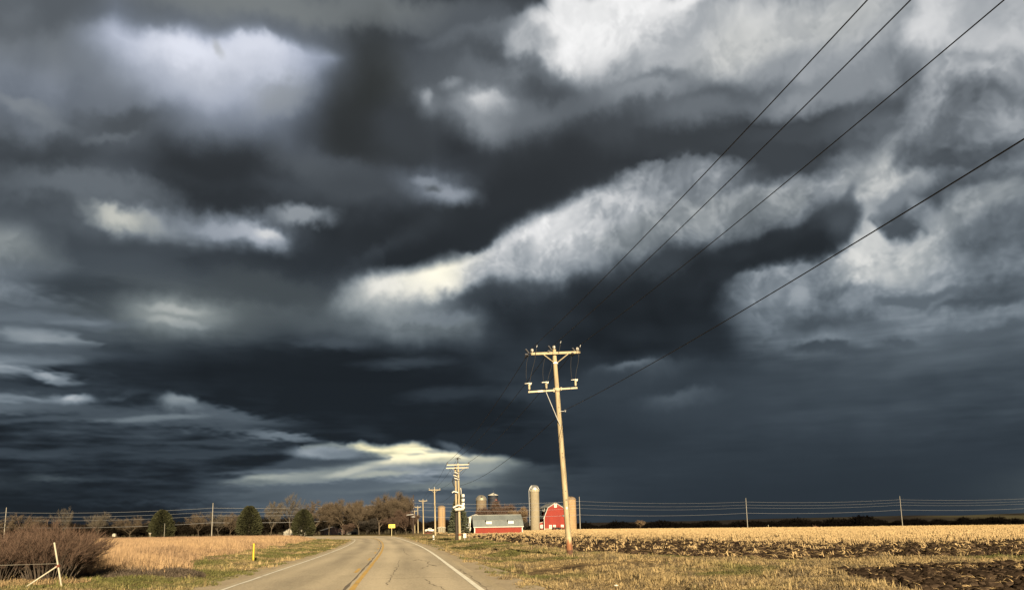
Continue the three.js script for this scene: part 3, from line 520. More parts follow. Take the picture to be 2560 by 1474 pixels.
const footMap = texture([128, 256], (u, v) => { const t = ss(0.25, 0.72, v + 0.45 * (tf(u, v / 3, 7, 88, 4) - 0.5)), k = 0.7 + 0.5 * tf(u, v / 5, 14, 89, 3); return [lerp(0.21, 0.42, t) * k, lerp(0.085, 0.33, t) * k, lerp(0.035, 0.2, t) * k]; }, true);
const mat = (r, g, b, o = {}) => new THREE.MeshStandardMaterial({ color: new THREE.Color().setRGB(r, g, b), roughness: 0.85, ...o });
const matte = (r, g, b, o = {}) => new THREE.MeshPhysicalMaterial({ color: new THREE.Color().setRGB(r, g, b), roughness: 1, specularIntensity: 0, ...o });
const M = {
  pole: mat(0.42, 0.345, 0.215, { map: rep(woodGrain, 1.4, 0.4), roughness: 0.9, bumpMap: rep(woodGrain, 1.4, 0.4), bumpScale: 0.006 }),
  poleFoot: mat(1, 1, 1, { map: footMap, roughness: 0.9 }),
  poleTar: mat(0.035, 0.026, 0.02, { map: rep(woodGrain, 1.4, 0.5), roughness: 0.8 }),
  arm: mat(0.44, 0.37, 0.24, { map: rep(woodGrain, 2, 0.6), roughness: 0.85 }),
  fibre: mat(0.44, 0.38, 0.25, { roughness: 0.6, map: rep(stain, 0.8) }),
  darkPole: mat(0.05, 0.032, 0.024, { map: rep(woodGrain, 1.4, 0.4) }),
  greyPole: mat(0.3, 0.28, 0.24, { map: rep(woodGrain, 1.4, 0.4) }),
  porcelain: mat(0.42, 0.4, 0.35, { roughness: 0.35 }), blackRubber: mat(0.012, 0.012, 0.014, { roughness: 0.5 }), greyPolymer: mat(0.1, 0.1, 0.11, { roughness: 0.5 }),
  oldWhite: mat(0.43, 0.39, 0.29, { roughness: 0.6, map: rep(stain, 1.5) }), galvanised: mat(0.36, 0.36, 0.35, { metalness: 0.5, roughness: 0.5, map: rep(stain, 1.2) }), darkSteel: mat(0.05, 0.05, 0.055, { roughness: 0.5, metalness: 0.3 }),
  wire: mat(0.012, 0.012, 0.014, { roughness: 0.7 }), paleWire: mat(0.3, 0.3, 0.31, { roughness: 0.5, metalness: 0.4 }),
  whitePaint: mat(0.56, 0.53, 0.45, { roughness: 0.6, map: rep(stain, 0.4) }), whiteClean: mat(0.6, 0.57, 0.49, { roughness: 0.45 }),
  barnRed: mat(0.25, 0.026, 0.014, { roughness: 0.85, map: rep(stain, 0.25, 0.12), bumpMap: rep(boardBump, 0.35, 1), bumpScale: 0.02 }),
  shedRed: mat(0.25, 0.03, 0.014, { roughness: 0.85, map: rep(stain, 0.25, 0.2), bumpMap: rep(boardBump, 0.4, 1), bumpScale: 0.02 }),
  roofMetal: mat(0.25, 0.275, 0.265, { roughness: 0.55, metalness: 0.3, map: rep(stain, 0.2, 0.1), bumpMap: rep(corrugated, 0.8, 1), bumpScale: 0.02 }),
  roofPale: mat(0.3, 0.3, 0.27, { roughness: 0.6, metalness: 0.3, map: rep(stain, 0.2, 0.1), bumpMap: rep(corrugated, 0.8, 1), bumpScale: 0.02 }),
  stone: mat(0.3, 0.24, 0.16, { map: rep(stain, 0.6), roughness: 0.95 }),
  stave: mat(0.29, 0.245, 0.165, { map: rep(stain, 0.18, 0.12), roughness: 0.95 }), staveTan: mat(0.36, 0.235, 0.12, { map: rep(stain, 0.2, 0.1), roughness: 0.9 }), hoop: mat(0.19, 0.15, 0.1, { roughness: 0.7 }),
  domeMetal: mat(0.5, 0.5, 0.48, { metalness: 0.75, roughness: 0.42, map: rep(stain, 0.3) }), domeDull: mat(0.24, 0.22, 0.18, { metalness: 0.4, roughness: 0.6, map: rep(stain, 0.3) }), domeTan: mat(0.22, 0.16, 0.1, { roughness: 0.8, map: rep(stain, 0.3) }),
  staveOld: mat(0.17, 0.13, 0.085, { map: rep(stain, 0.25, 0.15), roughness: 0.95 }), blueSteel: mat(0.006, 0.01, 0.02, { roughness: 0.75 }), rust: mat(0.12, 0.035, 0.02, { roughness: 0.95 }), paleYellow: mat(0.46, 0.4, 0.22, { roughness: 0.6 }),
  glass: mat(0.03, 0.04, 0.045, { roughness: 0.1 }), dark: mat(0.008, 0.008, 0.008), tyre: mat(0.015, 0.015, 0.015, { roughness: 0.9 }), chrome: mat(0.5, 0.5, 0.5, { metalness: 0.9, roughness: 0.3 }), lampRed: mat(0.3, 0.02, 0.01, { roughness: 0.3 }),
  yellow: mat(0.62, 0.44, 0.02, { roughness: 0.55, map: rep(stain, 1.5) }), signYellow: mat(0.62, 0.47, 0.02, { roughness: 0.4 }), signBlack: mat(0.02, 0.02, 0.02, { roughness: 0.5 }),
  bark: mat(0.095, 0.072, 0.048, { map: rep(stain, 0.5) }), twig: mat(0.078, 0.057, 0.036, { roughness: 0.95 }), twigRed: mat(0.07, 0.043, 0.029, { roughness: 0.95 }), twigFarm: mat(0.085, 0.051, 0.035, { roughness: 0.95 }), twigTan: mat(0.15, 0.1, 0.055, { roughness: 0.95 }), twigGrey: mat(0.08, 0.066, 0.048, { roughness: 0.95 }), twigDark: mat(0.03, 0.024, 0.018, { roughness: 0.95 }),
  needle: mat(0.022, 0.023, 0.004, { roughness: 0.8 }), needleDark: mat(0.014, 0.022, 0.01, { roughness: 0.8 }), spruce: mat(0.045, 0.05, 0.026, { roughness: 0.8 }),
  houseWall: mat(0.4, 0.37, 0.3, { map: rep(stain, 0.3) }), housePink: mat(0.3, 0.2, 0.17, { map: rep(stain, 0.3) }), roofShingle: mat(0.14, 0.13, 0.12, { map: rep(grit, 0.6) }), wallPale: mat(0.26, 0.23, 0.16, { map: rep(stain, 0.4) }),
};

// ---------- the lie of the land ----------
// road: centre line straight along -z, drifting gently left, then bending hard left; s = metres along it, lat = metres to its right
const RX = -1.4, S1 = 45, R1 = 1700, S2 = 150, A1 = (S2 - S1) / R1, R2 = 76, BEND = 87 * RAD, C1 = [RX - R1, -S1], C2 = [C1[0] + (R1 - R2) * Math.cos(A1), C1[1] - (R1 - R2) * Math.sin(A1)], S3 = S2 + R2 * (BEND - A1);
function roadPoint(s, lat) {
  if (s <= S1) return [RX + lat, -s];
  if (s <= S2) { const th = (s - S1) / R1, r = R1 + lat; return [C1[0] + r * Math.cos(th), C1[1] - r * Math.sin(th)]; }
  const th = Math.min(A1 + (s - S2) / R2, BEND), over = Math.max(0, s - S3), r = R2 + lat;
  return [C2[0] + r * Math.cos(th) - over * Math.sin(th), C2[1] - r * Math.sin(th) - over * Math.cos(th)];
}
function roadAt(x, z) {
  if (z >= -S1) return [-z, x - RX];
  const t1 = Math.atan2(C1[1] - z, x - C1[0]);
  if (t1 <= A1) return [S1 + t1 * R1, Math.hypot(x - C1[0], z - C1[1]) - R1];
  const dx = x - C2[0], dz = C2[1] - z, th = Math.max(A1, Math.atan2(dz, dx));
  if (th <= BEND) return [S2 + (th - A1) * R2, Math.hypot(dx, dz) - R2];
  const ex = C2[0] + R2 * Math.cos(BEND), ez = C2[1] - R2 * Math.sin(BEND), ux = -Math.sin(BEND), uz = -Math.cos(BEND), qx = x - ex, qz = z - ez;
  return [S3 + qx * ux + qz * uz, -qx * uz + qz * ux];
}
const camber = (s) => 0.055 * ss(100, 172, s);
const roadY = (s, lat) => lat * camber(s) - 0.012 * Math.max(0, Math.abs(lat) - 3.4) * (1 - camber(s) * 10);
function crest(x, z) {                                     // brow of the stubble field, nearer on the right
  const bz = x < 70 ? -340 : x < 100 ? lerp(-340, -215, (x - 70) / 30) : -215 + (x - 100) * 2;
  return Math.min(bz, -105) - z;                           // + beyond
}
function land(x, z) {
  const [s, lat] = roadAt(x, z), e = 4.1, a = Math.abs(lat);
  let y = 0.05 * fbm(x * 0.08, z * 0.08, 300, 3) * ss(5, 9, a);
  if (a < e) return roadY(s, lat) - 0.05;
  const out = lat > 0;
  const edge = roadY(s, Math.sign(lat) * e);
  const dip = out ? 0.22 * ss(e, 6.3, a) * (1 - ss(6.8, 9.5, a)) : 0.14 * ss(e, 6, a) * (1 - ss(6.2, 7.6, a));
  y += lerp(edge - 0.03, 0, ss(e, e + 9, a)) - dip;
  if (x > 25) { const far = crest(x, z); if (far > 0) y -= 7 * (1 - Math.exp(-far / 160)); }
  if (x <= 25) { const far = -300 - z; if (far > 0) y -= 2.5 * (1 - Math.exp(-far / 300)) * ss(-60, 25, -x + 25); }
  const R = Math.hypot(x, z); y += ss(1300, 3500, R) * (20 + 26 * fbm(x * 0.0007, z * 0.0007, 310, 3));
  return y;
}
const inField = (x, z) => {                                // stubble field: its near corner turns off to the right
  const w = 0.5 * fbm(x * 0.4, z * 0.4, 320, 3);
  const near = x < 16 ? -33 - ss(16, 10.5, x) * 14 : -32.6;
  return Math.min(x - (10.8 + w), near - z + w, -crest(x, z) + 6);          // > 0 inside, metres from its edge
};
const inPlot = (x, z) => { const w = 0.7 * fbm(x * 0.5, z * 0.5, 330, 3); return Math.min(x - 12.6 - (z + 22) * -0.25 + w, z + 26.4 + w); };   // the ploughed strip nearest on the right
const inMeadow = (x, z) => { const [s, lat] = roadAt(x, z); const w = 1.6 * fbm(x * 0.22, z * 0.22, 340, 4); return Math.min(-lat - 8.6 - 2.2 * ss(-30, -46, z) + w + (z > -46 ? (z + 46) * 0.32 : 0), -z - 33 + w); };
const track = (x, z) => { const c = -33.6 - 0.7 * fbm(x * 0.25, 3, 350, 2); return (0.35 * ss(2.2, 1.4, Math.abs(z - c)) + Math.max(0, 1 - Math.abs(Math.abs(z - c) - 0.85) / 0.5)) * ss(2.6, 4.5, x) * (1 - ss(9.5, 14, x)) * (0.55 + 0.9 * Math.max(0, fbm(x * 1.2, z * 3, 351, 3) + 0.3)); };

const STRAW = [0.27, 0.195, 0.1], GREEN = [0.11, 0.105, 0.032], SOIL = [0.027, 0.0185, 0.0125], TAN = [0.28, 0.185, 0.1], BROWN = [0.05, 0.033, 0.02];
function groundColour(x, z, out) {
  const mix = (t, c) => { for (let k = 0; k < 3; k++) out[k] = lerp(out[k], c[k], clamp(t)); };
  const g = fbm(x * 0.22, z * 0.22, 360, 4), h = fbm(x * 0.05, z * 0.05, 370, 3);
  out[0] = STRAW[0]; out[1] = STRAW[1]; out[2] = STRAW[2];
  const [s, lat] = roadAt(x, z);
  mix(0.35 + 1.4 * g + 0.9 * h, GREEN);
  if (lat < 0) mix(ss(-0.2, 0.6, inMeadow(x, z)) * (0.9 + g), TAN);
  if (lat < 0 && lat > -12) mix(0.5 * ss(-13, -6, lat) * (z > -40 ? 1 : 0.4), GREEN);
  const weeds = Math.hypot((x + 10) / 2.3, (z + 34) / 2.3); mix(0.8 * (1 - ss(0.6, 1.1, weeds)), BROWN);
  if (lat > 0) { const f = inField(x, z); mix(ss(-0.4, 0.4, f), SOIL); mix(ss(-0.3, 0.3, inPlot(x, z)), SOIL); mix(track(x, z), BROWN); mix(0.55 * ss(50, 75, f) * (crest(x, z) < 5 ? 1 : 0), [0.24, 0.16, 0.07]); }
  mix((1 - ss(4.3, 5.6 + 1.2 * g, Math.abs(lat))) * 0.9, [0.3, 0.235, 0.15]);
  if (x > 25 && crest(x, z) > 4) {  // far land, pale fields included: the storm cloud's shadow is put into the colours
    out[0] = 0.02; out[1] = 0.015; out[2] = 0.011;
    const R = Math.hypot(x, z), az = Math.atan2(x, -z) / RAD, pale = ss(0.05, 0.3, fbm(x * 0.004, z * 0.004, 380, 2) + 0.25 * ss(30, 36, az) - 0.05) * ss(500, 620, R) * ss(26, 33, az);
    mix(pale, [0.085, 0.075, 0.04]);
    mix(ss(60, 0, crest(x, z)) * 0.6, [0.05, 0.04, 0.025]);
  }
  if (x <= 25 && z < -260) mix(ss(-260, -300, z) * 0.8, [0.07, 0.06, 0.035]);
}
{
  const line = (marks) => { const o = []; for (let i = 0; i + 1 < marks.length; i++) { const [a, st] = marks[i], b = marks[i + 1][0]; for (let v = a; v < b - 1e-6; v += st) o.push(v); } o.push(marks[marks.length - 1][0]); return o; };
  const xs = line([[-9000, 900], [-1800, 120], [-360, 20], [-120, 4], [-48, 1.2], [-22, 0.5], [34, 1], [80, 3], [200, 12], [440, 60], [1400, 200], [9000, 1]]);
  const zs = line([[-9000, 700], [-3400, 200], [-1000, 40], [-400, 8], [-240, 3], [-120, 1.2], [-64, 0.5], [-14, 1], [30, 30], [600, 600], [9000, 1]]);
  const W = xs.length, H = zs.length, P = new Float32Array(W * H * 3), C = new Float32Array(W * H * 3), U = new Float32Array(W * H * 2), I = [], c = [0, 0, 0];
  for (let j = 0; j < H; j++) for (let i = 0; i < W; i++) {
    const o = j * W + i, x = xs[i], z = zs[j]; P[o * 3] = x; P[o * 3 + 1] = land(x, z); P[o * 3 + 2] = z;
    if (Math.abs(x) < 80 && z > -140) { const f = Math.max(inField(x, z), inPlot(x, z)); if (f > 0 && x > 8) P[o * 3 + 1] += 0.1 * fbm(x * 1.1, z * 1.1, 390, 3) * ss(0, 1, f); else if (Math.abs(roadAt(x, z)[1]) > 5) P[o * 3 + 1] += 0.03 * fbm(x * 1.5, z * 1.5, 395, 2) - 0.1 * track(x, z); }
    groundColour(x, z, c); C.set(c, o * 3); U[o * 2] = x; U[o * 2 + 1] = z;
    if (i + 1 < W && j + 1 < H) I.push(o, o + W, o + 1, o + 1, o + W, o + W + 1);
  }
  const g = new THREE.BufferGeometry(); g.setAttribute('position', new THREE.BufferAttribute(P, 3)); g.setAttribute('color', new THREE.BufferAttribute(C, 3)); g.setAttribute('uv', new THREE.BufferAttribute(U, 2)); g.setIndex(I); g.computeVertexNormals();
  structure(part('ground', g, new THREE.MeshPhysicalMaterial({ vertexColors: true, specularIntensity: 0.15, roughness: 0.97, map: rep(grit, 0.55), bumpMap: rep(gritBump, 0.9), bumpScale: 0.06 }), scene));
}
// ---------- road: asphalt, shoulders, painted lines, cracks ----------
{
  const road = structure(new THREE.Group()); road.name = 'road'; scene.add(road);
  const stations = (a, b) => { const o = []; for (let s = a; s < b; s += s < 60 ? 2 : 3) o.push(s); o.push(b); return o; };
  function strip(l0, l1, lift, s0, s1, cross = 1, wobble = 0, seed = 0) {
    const S = stations(s0, s1), P = [], U = [], I = [];
    S.forEach((s, j) => { for (let k = 0; k <= cross; k++) { const e = k === 0 || k === cross ? wobble * fbm(s * 0.6, k * 3.1, 400 + seed, 3) : 0, lat = lerp(l0, l1, k / cross) + e, [x, z] = roadPoint(s, lat); P.push(x, roadY(s, lat) + lift, z); U.push((lat + 4.6) / 9.2, s / 30); if (j && k) { const q = j * (cross + 1) + k; I.push(q - cross - 2, q - cross - 1, q - 1, q - cross - 1, q, q - 1); } } });
    const g = new THREE.BufferGeometry(); g.setAttribute('position', new THREE.Float32BufferAttribute(P, 3)); g.setAttribute('uv', new THREE.Float32BufferAttribute(U, 2)); g.setIndex(I); g.computeVertexNormals(); return g;
  }
  // worn grey asphalt: paler wheel paths, darker oil line in each lane, patches, fine stone; u crosses the 9.2 m of roadway
  const wear = texture([512, 1024], (u, v) => {
    const lat = u * 9.2 - 4.6, lane = Math.abs(Math.abs(lat) - 1.7), path = Math.exp(-Math.pow((lane - 0.85) / 0.34, 2)), oil = Math.exp(-Math.pow(lane / 0.4, 2));
    const n = tf(u, v, 4, 410, 5), f = tn(u * 1, v * 1, 256, 420), m = tf(u * 2, v / 4, 8, 425, 4), k = 0.76 + 0.11 * path - 0.1 * oil + 0.34 * (n - 0.5) + 0.2 * (f - 0.5) + 0.26 * (m - 0.5) - (lat < 0 ? 0.05 : 0);
    const edge = ss(3.4, 4.1, Math.abs(lat)); return [k * (1 + 0.04 * edge), k * (1 - 0.0 * edge), k * (1 - 0.1 * edge)];
  });
  const asphalt = mat(0.52, 0.435, 0.3, { roughness: 0.82, map: wear, bumpMap: rep(gritBump, 9, 30), bumpScale: 0.01 });
  part('asphalt', strip(-3.78, 4.05, 0, -25, 420, 8, 0.2), asphalt, road);
  const worn = (r, g, b) => mat(r, g, b, { roughness: 0.7, map: rep(stain, 1, 12) }), white = worn(0.8, 0.76, 0.64), amber = worn(0.62, 0.39, 0.1);
  // the white line on the left is chipped into lengths, the right one is freshly painted
  const rnd = random(11);
  for (let s = -20; s < 400;) { const n = s > 60 ? 30 : 5 + rnd() * 9; part('edge_line', strip(-3.47, -3.35, 0.006, s, s + n, 1, 0.035, 3), white, road); s += n + (rnd() < 0.6 ? 0.35 : 0.1); }
  part('edge_line', strip(3.36, 3.52, 0.006, -20, 400, 1, 0.012, 4), worn(0.95, 0.9, 0.74), road);
  for (let s = -20; s < 250;) { const n = s > 60 ? 16 : 3 + rnd() * 6; part('centre_line', strip(0.06, 0.2, 0.006, s, s + n, 1, 0.03, 5), amber, road); s += n + 0.12 + rnd() * 0.25; }
  for (let s = -17.4; s < 236; s += 12.2) part('lane_dash', strip(-0.3, -0.17, 0.006, s, s + 3.3, 1, 0.03, 6), amber, road);
  // centre joint and other cracks, dark with old tar
  const tar = mat(0.2, 0.165, 0.115, { roughness: 0.9 });
  part('centre_joint', strip(-0.1, -0.03, 0.004, 8, 240, 1, 0.09, 9), mat(0.15, 0.12, 0.085, { roughness: 0.9, map: rep(stain, 3, 10) }), road);
  function crack(pts, w) {
    const q = new Soup(), fine = [];
    for (let i = 0; i + 1 < pts.length; i++) for (let k = 0; k < 8; k++) { const t = k / 8, s = lerp(pts[i][0], pts[i + 1][0], t), l = lerp(pts[i][1], pts[i + 1][1], t); fine.push([s, l + 0.14 * fbm(s * 1.3, l * 2, 430, 3)]); }
    for (let i = 0; i + 1 < fine.length; i++) { const [s0, a] = fine[i], [s1, b] = fine[i + 1], w0 = w * (0.4 + Math.abs(gnoise(s0 * 2, 1, 440, 0)) * 2), w1 = w * (0.4 + Math.abs(gnoise(s1 * 2, 1, 440, 0)) * 2); const c = ([s, l]) => { const [x, z] = roadPoint(s, l); return V3(x, roadY(s, l) + 0.004, z); };
      const long = Math.abs(s1 - s0) > Math.abs(b - a); q.quad(c([s0 - (long ? 0 : w0), a - (long ? w0 : 0)]), c([s0 + (long ? 0 : w0), a + (long ? w0 : 0)]), c([s1 + (long ? 0 : w1), b + (long ? w1 : 0)]), c([s1 - (long ? 0 : w1), b - (long ? w1 : 0)]), V3(0, 1, 0)); }
    q.build('crack', tar, road);
  }
  crack([[24, 1.0], [27, 1.1], [31, 1.15], [36, 1.3], [44, 1.35]], 0.03); crack([[21, 2.6], [23, 2.4], [25, 2.2], [26.5, 2.1]], 0.03);
  crack([[35, 2.9], [38, 2.6], [40, 2.75], [43, 2.3]], 0.05); crack([[42, 2.1], [43.5, 2.4]], 0.09); crack([[33, 2.2], [36, 2.6], [36.5, 3.2]], 0.04); crack([[50, 1.9], [58, 1.7], [70, 1.8]], 0.05);
  crack([[19, 3.6], [23, 3.62], [28, 3.66], [33, 3.62]], 0.025); crack([[29, 3.4], [29.2, 3.9]], 0.03); crack([[22.5, 3.5], [22.6, 3.95]], 0.03); crack([[27, 0.4], [27.2, 1.5], [27.1, 3.1]], 0.014); crack([[33, 0.3], [33.2, 2.2]], 0.012); crack([[23, -0.4], [23.2, -2.8]], 0.012); crack([[30, -1.2], [31, -3]], 0.012);
  const gravel = mat(0.42, 0.335, 0.215, { roughness: 0.97, map: rep(grit, 3, 9), bumpMap: rep(gritBump, 8, 24), bumpScale: 0.03 });
  part('gravel_shoulder', strip(3.7, 5.0, -0.02, -20, 330, 3, 0.5, 12), gravel, road); part('gravel_shoulder', strip(-4.75, -3.5, -0.02, -20, 330, 3, 0.45, 13), gravel, road);
}
// ---------- vegetation ----------
// a leafless tree: trunk and crown; limbs fork until twigs, twigs are thin two-sided slivers
function bareTree(seed, { h = 13, wide = 0.55, trunkH = 0.22, r0 = 0.14, twigs = 5200, droop = 0, fine = 0.02 }) {
  const R = random(seed), trunk = new Soup(), limb = new Soup(), tips = [];
  const grow = (p, dir, len, r, level) => {
    const pts = [p.clone()], rad = [r]; let q = p.clone(), d = dir.clone();
    const n = 4;
    for (let i = 0; i < n; i++) { d.add(V3((R() - 0.5) * 0.45, (R() - 0.35) * 0.25 - droop * level * 0.05, (R() - 0.5) * 0.45)).normalize(); q = q.clone().addScaledVector(d, len / n); pts.push(q); rad.push(r * lerp(1, 0.55, (i + 1) / n)); }
    (level === 0 ? trunk : limb).tube(pts, rad, level < 2 ? 6 : 4, false);
    if (level >= 3) { tips.push([pts[1], pts[3], d]); tips.push([pts[2], pts[4], d]); return; }
    const kids = level === 0 ? 6 : 4;
    for (let k = 0; k < kids; k++) {
      const t = level === 0 ? 0.55 + 0.45 * (k + R()) / kids : 0.3 + 0.7 * (k + R() * 0.8) / kids, i = Math.min(n - 1, Math.floor(t * n)), base = pts[i].clone().lerp(pts[i + 1], t * n - i);
      const a = (k * 2.4 + R() * 1.2), out = V3(Math.cos(a), 0, Math.sin(a)), nd = d.clone().multiplyScalar(0.75).addScaledVector(out, wide * (1.0 + R() * 0.5)).add(V3(0, 0.15, 0)).normalize();
      grow(base, nd, len * (level === 0 ? 1.15 : 0.62) * (0.75 + 0.5 * R()), rad[i] * 0.62, level + 1);
    }
    if (level > 0) tips.push([pts[2], pts[4], d]);
  };
  grow(V3(0, -0.3, 0), V3((R() - 0.5) * 0.1, 1, (R() - 0.5) * 0.1).normalize(), h * (trunkH + 0.12), r0, 0);
  const crown = new Soup(); crown.p = limb.p; crown.n = limb.n; crown.u = limb.u;
  const per = Math.ceil(twigs / tips.length);
  for (const [a, b, d] of tips) for (let k = 0; k < per; k++) {
    const s = a.clone().lerp(b, R()), o = V3(R() - 0.5, R() - 0.4 - droop, R() - 0.5).normalize().multiplyScalar(0.9).addScaledVector(d, 0.7).normalize(), l = h * (0.035 + 0.075 * R()), e = s.clone().addScaledVector(o, l), w = V3(R() - 0.5, R() - 0.5, R() - 0.5).cross(o).normalize().multiplyScalar(fine * (0.6 + 0.6 * R()));
    const m = s.clone().lerp(e, 0.5).add(V3(R() - 0.5, R() - 0.5, R() - 0.5).multiplyScalar(l * 0.25));
    crown.tri(s.clone().add(w), s.clone().sub(w), m).tri(m.clone().addScaledVector(w, 0.8), m.clone().addScaledVector(w, -0.8), e);
    const f = m.clone().add(V3(R() - 0.5, R() - 0.2, R() - 0.5).multiplyScalar(l * 0.9)); crown.tri(m.clone().addScaledVector(w, 0.7), m.clone().addScaledVector(w, -0.7), f);
  }
  const box = new THREE.Box3().setFromBufferAttribute(crown.geometry().attributes.position), k = h / box.max.y;
  const fit = (q) => q.geometry().scale(k, k, k);
  return { trunk: fit(trunk), crown: fit(crown) };
}
// needles in many small sprays over a solid-looking cone or dome
function evergreen(seed, { h, r, profile, n = 5200, size = 0.32, droop = 0.25, gaps = 0 }) {
  const R = random(seed), q = new Soup();
  for (let i = 0; i < n; i++) {
    let t = Math.pow(R(), 0.8); if (gaps) { const k = t * gaps; t = (Math.floor(k) + Math.pow(k % 1, 2.2) * 0.55) / gaps; }
    const a = R() * Math.PI * 2, lump = 1 + 0.2 * gnoise(a * 2.2, t * 7, seed, 0) + 0.1 * gnoise(a * 6, t * 16, seed + 1, 0), rr = r * profile(t) * lump * (0.55 + 0.45 * Math.sqrt(R())), p = V3(Math.cos(a) * rr, t * h - droop * rr * 0.5, Math.sin(a) * rr);
    const o = V3(Math.cos(a), 0.25 - droop * 2 * R(), Math.sin(a)).add(V3(R() - 0.5, R() - 0.5, R() - 0.5)).normalize(), w = V3(R() - 0.5, R() - 0.5, R() - 0.5).cross(o).normalize().multiplyScalar(size * (0.25 + 0.25 * R())), e = p.clone().addScaledVector(o, size * (0.7 + 0.9 * R()));
    q.tri(p.clone().add(w), p.clone().sub(w), e);
  }
  return q.geometry();
}
const bareKinds = [
  bareTree(21, { h: 13, wide: 0.75, trunkH: 0.14, r0: 0.22, twigs: 15000 }),          // broad oak
  bareTree(22, { h: 13, wide: 0.5, trunkH: 0.26, r0: 0.16, twigs: 5500 }),                        // tall elm
  bareTree(23, { h: 11, wide: 0.62, trunkH: 0.16, r0: 0.15, twigs: 8500 }),
  bareTree(24, { h: 9, wide: 0.68, trunkH: 0.2, r0: 0.1, twigs: 4200 }),            // small spreading
  bareTree(25, { h: 10, wide: 0.5, trunkH: 0.1, r0: 0.1, twigs: 13000, fine: 0.024 }),                          // thicket-like
];
const trunkFor = (m) => (m === M.twigDark ? M.twigDark : M.bark);
function plantTree(kind, x, z, h, label, category, m = M.twig, turn = 0, squash = 1, group) {
  const base = [13, 13, 11, 9, 10][kind], t = thing('bare_tree', label, category, x, land(x, z), z, turn, group), k = h / base;
  part('trunk', bareKinds[kind].trunk, trunkFor(m), t); part('crown', bareKinds[kind].crown, m, t);
  t.scale.set(k * squash, k, k * squash); return t;
}
// far bank of the bend, left to right
plantTree(1, -99, -262, 10.2, 'tall thin bare tree rising behind the left end of the red-brown shrubs', 'tree', M.twigGrey, 0.4, 0.8);
plantTree(3, -110, -262, 8.6, 'spreading bare tree with tangled crown just left of the tall thin one behind the shrubs', 'tree', M.twig, 1.2, 1.3);
plantTree(3, -120, -266, 6.2, 'low bare tree near the leftmost distant pole', 'tree', M.twig, 2.2, 1.2);
plantTree(3, -89, -260, 8.8, 'small bare tree standing behind the white mailbox across the road', 'tree', M.twigGrey, 3.1, 0.85);
plantTree(3, -80.5, -262, 7.4, 'wide bare tree left of the first round evergreen, forked near the ground', 'tree', M.twig, 4.0, 1.2);
plantTree(3, -60.5, -262, 8.2, 'thin bare tree just left of the lone pale pole by the evergreens', 'tree', M.twig, 5.0, 0.9);
plantTree(3, -55, -264, 8.4, 'slender bare tree just right of the lone pale pole by the evergreens', 'tree', M.twigGrey, 0.2, 0.95);
plantTree(2, -50.5, -258, 8.0, 'dense round-headed bare tree left of the second evergreen', 'tree', M.twig, 0.9, 0.85);
plantTree(2, -39.2, -262, 11.6, 'narrow bare tree left of the tallest one, beside the white houses', 'tree', M.twigGrey, 2.0, 0.6);
plantTree(1, -33.6, -262, 13.8, 'tallest of the open bare trees, clear trunk in front of the white houses', 'tree', M.twigGrey, 0.7, 0.95);
plantTree(2, -26.6, -264, 11.9, 'bare tree with a wide crown right behind the third evergreen', 'tree', M.twig, 1.8, 0.95);
plantTree(4, -22.2, -266, 10.8, 'bare tree between the third evergreen and the pinkish house', 'tree', M.twig, 2.6, 0.8);
plantTree(2, -17.8, -262, 12.2, 'round full bare tree standing over the pinkish house', 'tree', M.twig, 3.3, 1.0);
plantTree(0, -6.2, -250, 13.8, 'largest broad bare tree, left of the yellow arrow sign', 'tree', M.twig, 0.5, 1.0);
plantTree(0, -3.2, -262, 13.2, 'broad bare tree crowding in behind the right half of the largest one', 'tree', M.twig, 2.5, 0.85);
plantTree(4, -10.2, -266, 11.6, 'tall bare thicket tree behind the left half of the largest broad one', 'tree', M.twig, 1.1, 0.9);
plantTree(2, -12.6, -256, 10.6, 'bare tree filling the left flank of the largest broad one', 'tree', M.twig, 5.2, 0.85);
plantTree(4, -1.4, -246, 12.2, 'bare tree at the right shoulder of the largest broad one', 'tree', M.twig, 4.4, 0.8);
plantTree(4, 1.6, -240, 7.6, 'brown thicket of saplings just right of the yellow arrow sign', 'tree', M.twigRed, 0.3, 0.95);
plantTree(4, 3.6, -246, 7.2, 'brown thicket of saplings around the dark pole at the roadside', 'tree', M.twigRed, 1.3, 0.9);
plantTree(4, -2.4, -232, 5.2, 'low brown brush directly behind the yellow arrow sign', 'brush', M.twigRed, 2.3, 1.2);
plantTree(4, -9.5, -238, 5.0, 'dark low brush under the largest broad bare tree', 'brush', M.twigDark, 3.3, 1.5);
plantTree(4, -15.5, -243, 3.8, 'low tan brush right of the pinkish house', 'brush', M.twigRed, 4.3, 1.2);
// evergreens across the bend
{
  const profile = (t) => Math.pow(1 - Math.pow(t, 2.4), 0.62) * (0.78 + 0.22 * ss(0, 0.3, t)) * 0.9, g = [evergreen(31, { h: 8, r: 3.9, profile, n: 9000, size: 0.45, droop: 0.06 }), evergreen(32, { h: 8.0, r: 3.6, profile, n: 9000, size: 0.45, droop: 0.06 })];
  const stem = new Soup().tube([V3(0, -0.4, 0), V3(0, 3.5, 0)], [0.25, 0.12], 6).geometry();
  [[-68, -250, 1.0, 0, 'leftmost of the three round dark evergreens beyond the grass field'], [-43, -246, 1.08, 1, 'middle and tallest of the three round evergreens, right of the lone pale pole'], [-27.5, -243, 0.93, 0, 'rightmost of the three evergreens, half in front of bare trees beside the white houses']].forEach(([x, z, k, i, label]) => {
    const t = thing('evergreen_tree', label, 'tree', x, land(x, z), z, i * 2, 'round evergreens beyond the bend'); part('trunk', stem, M.bark, t); part('foliage', g[i], M.needle, t); t.scale.setScalar(k);
  });
}
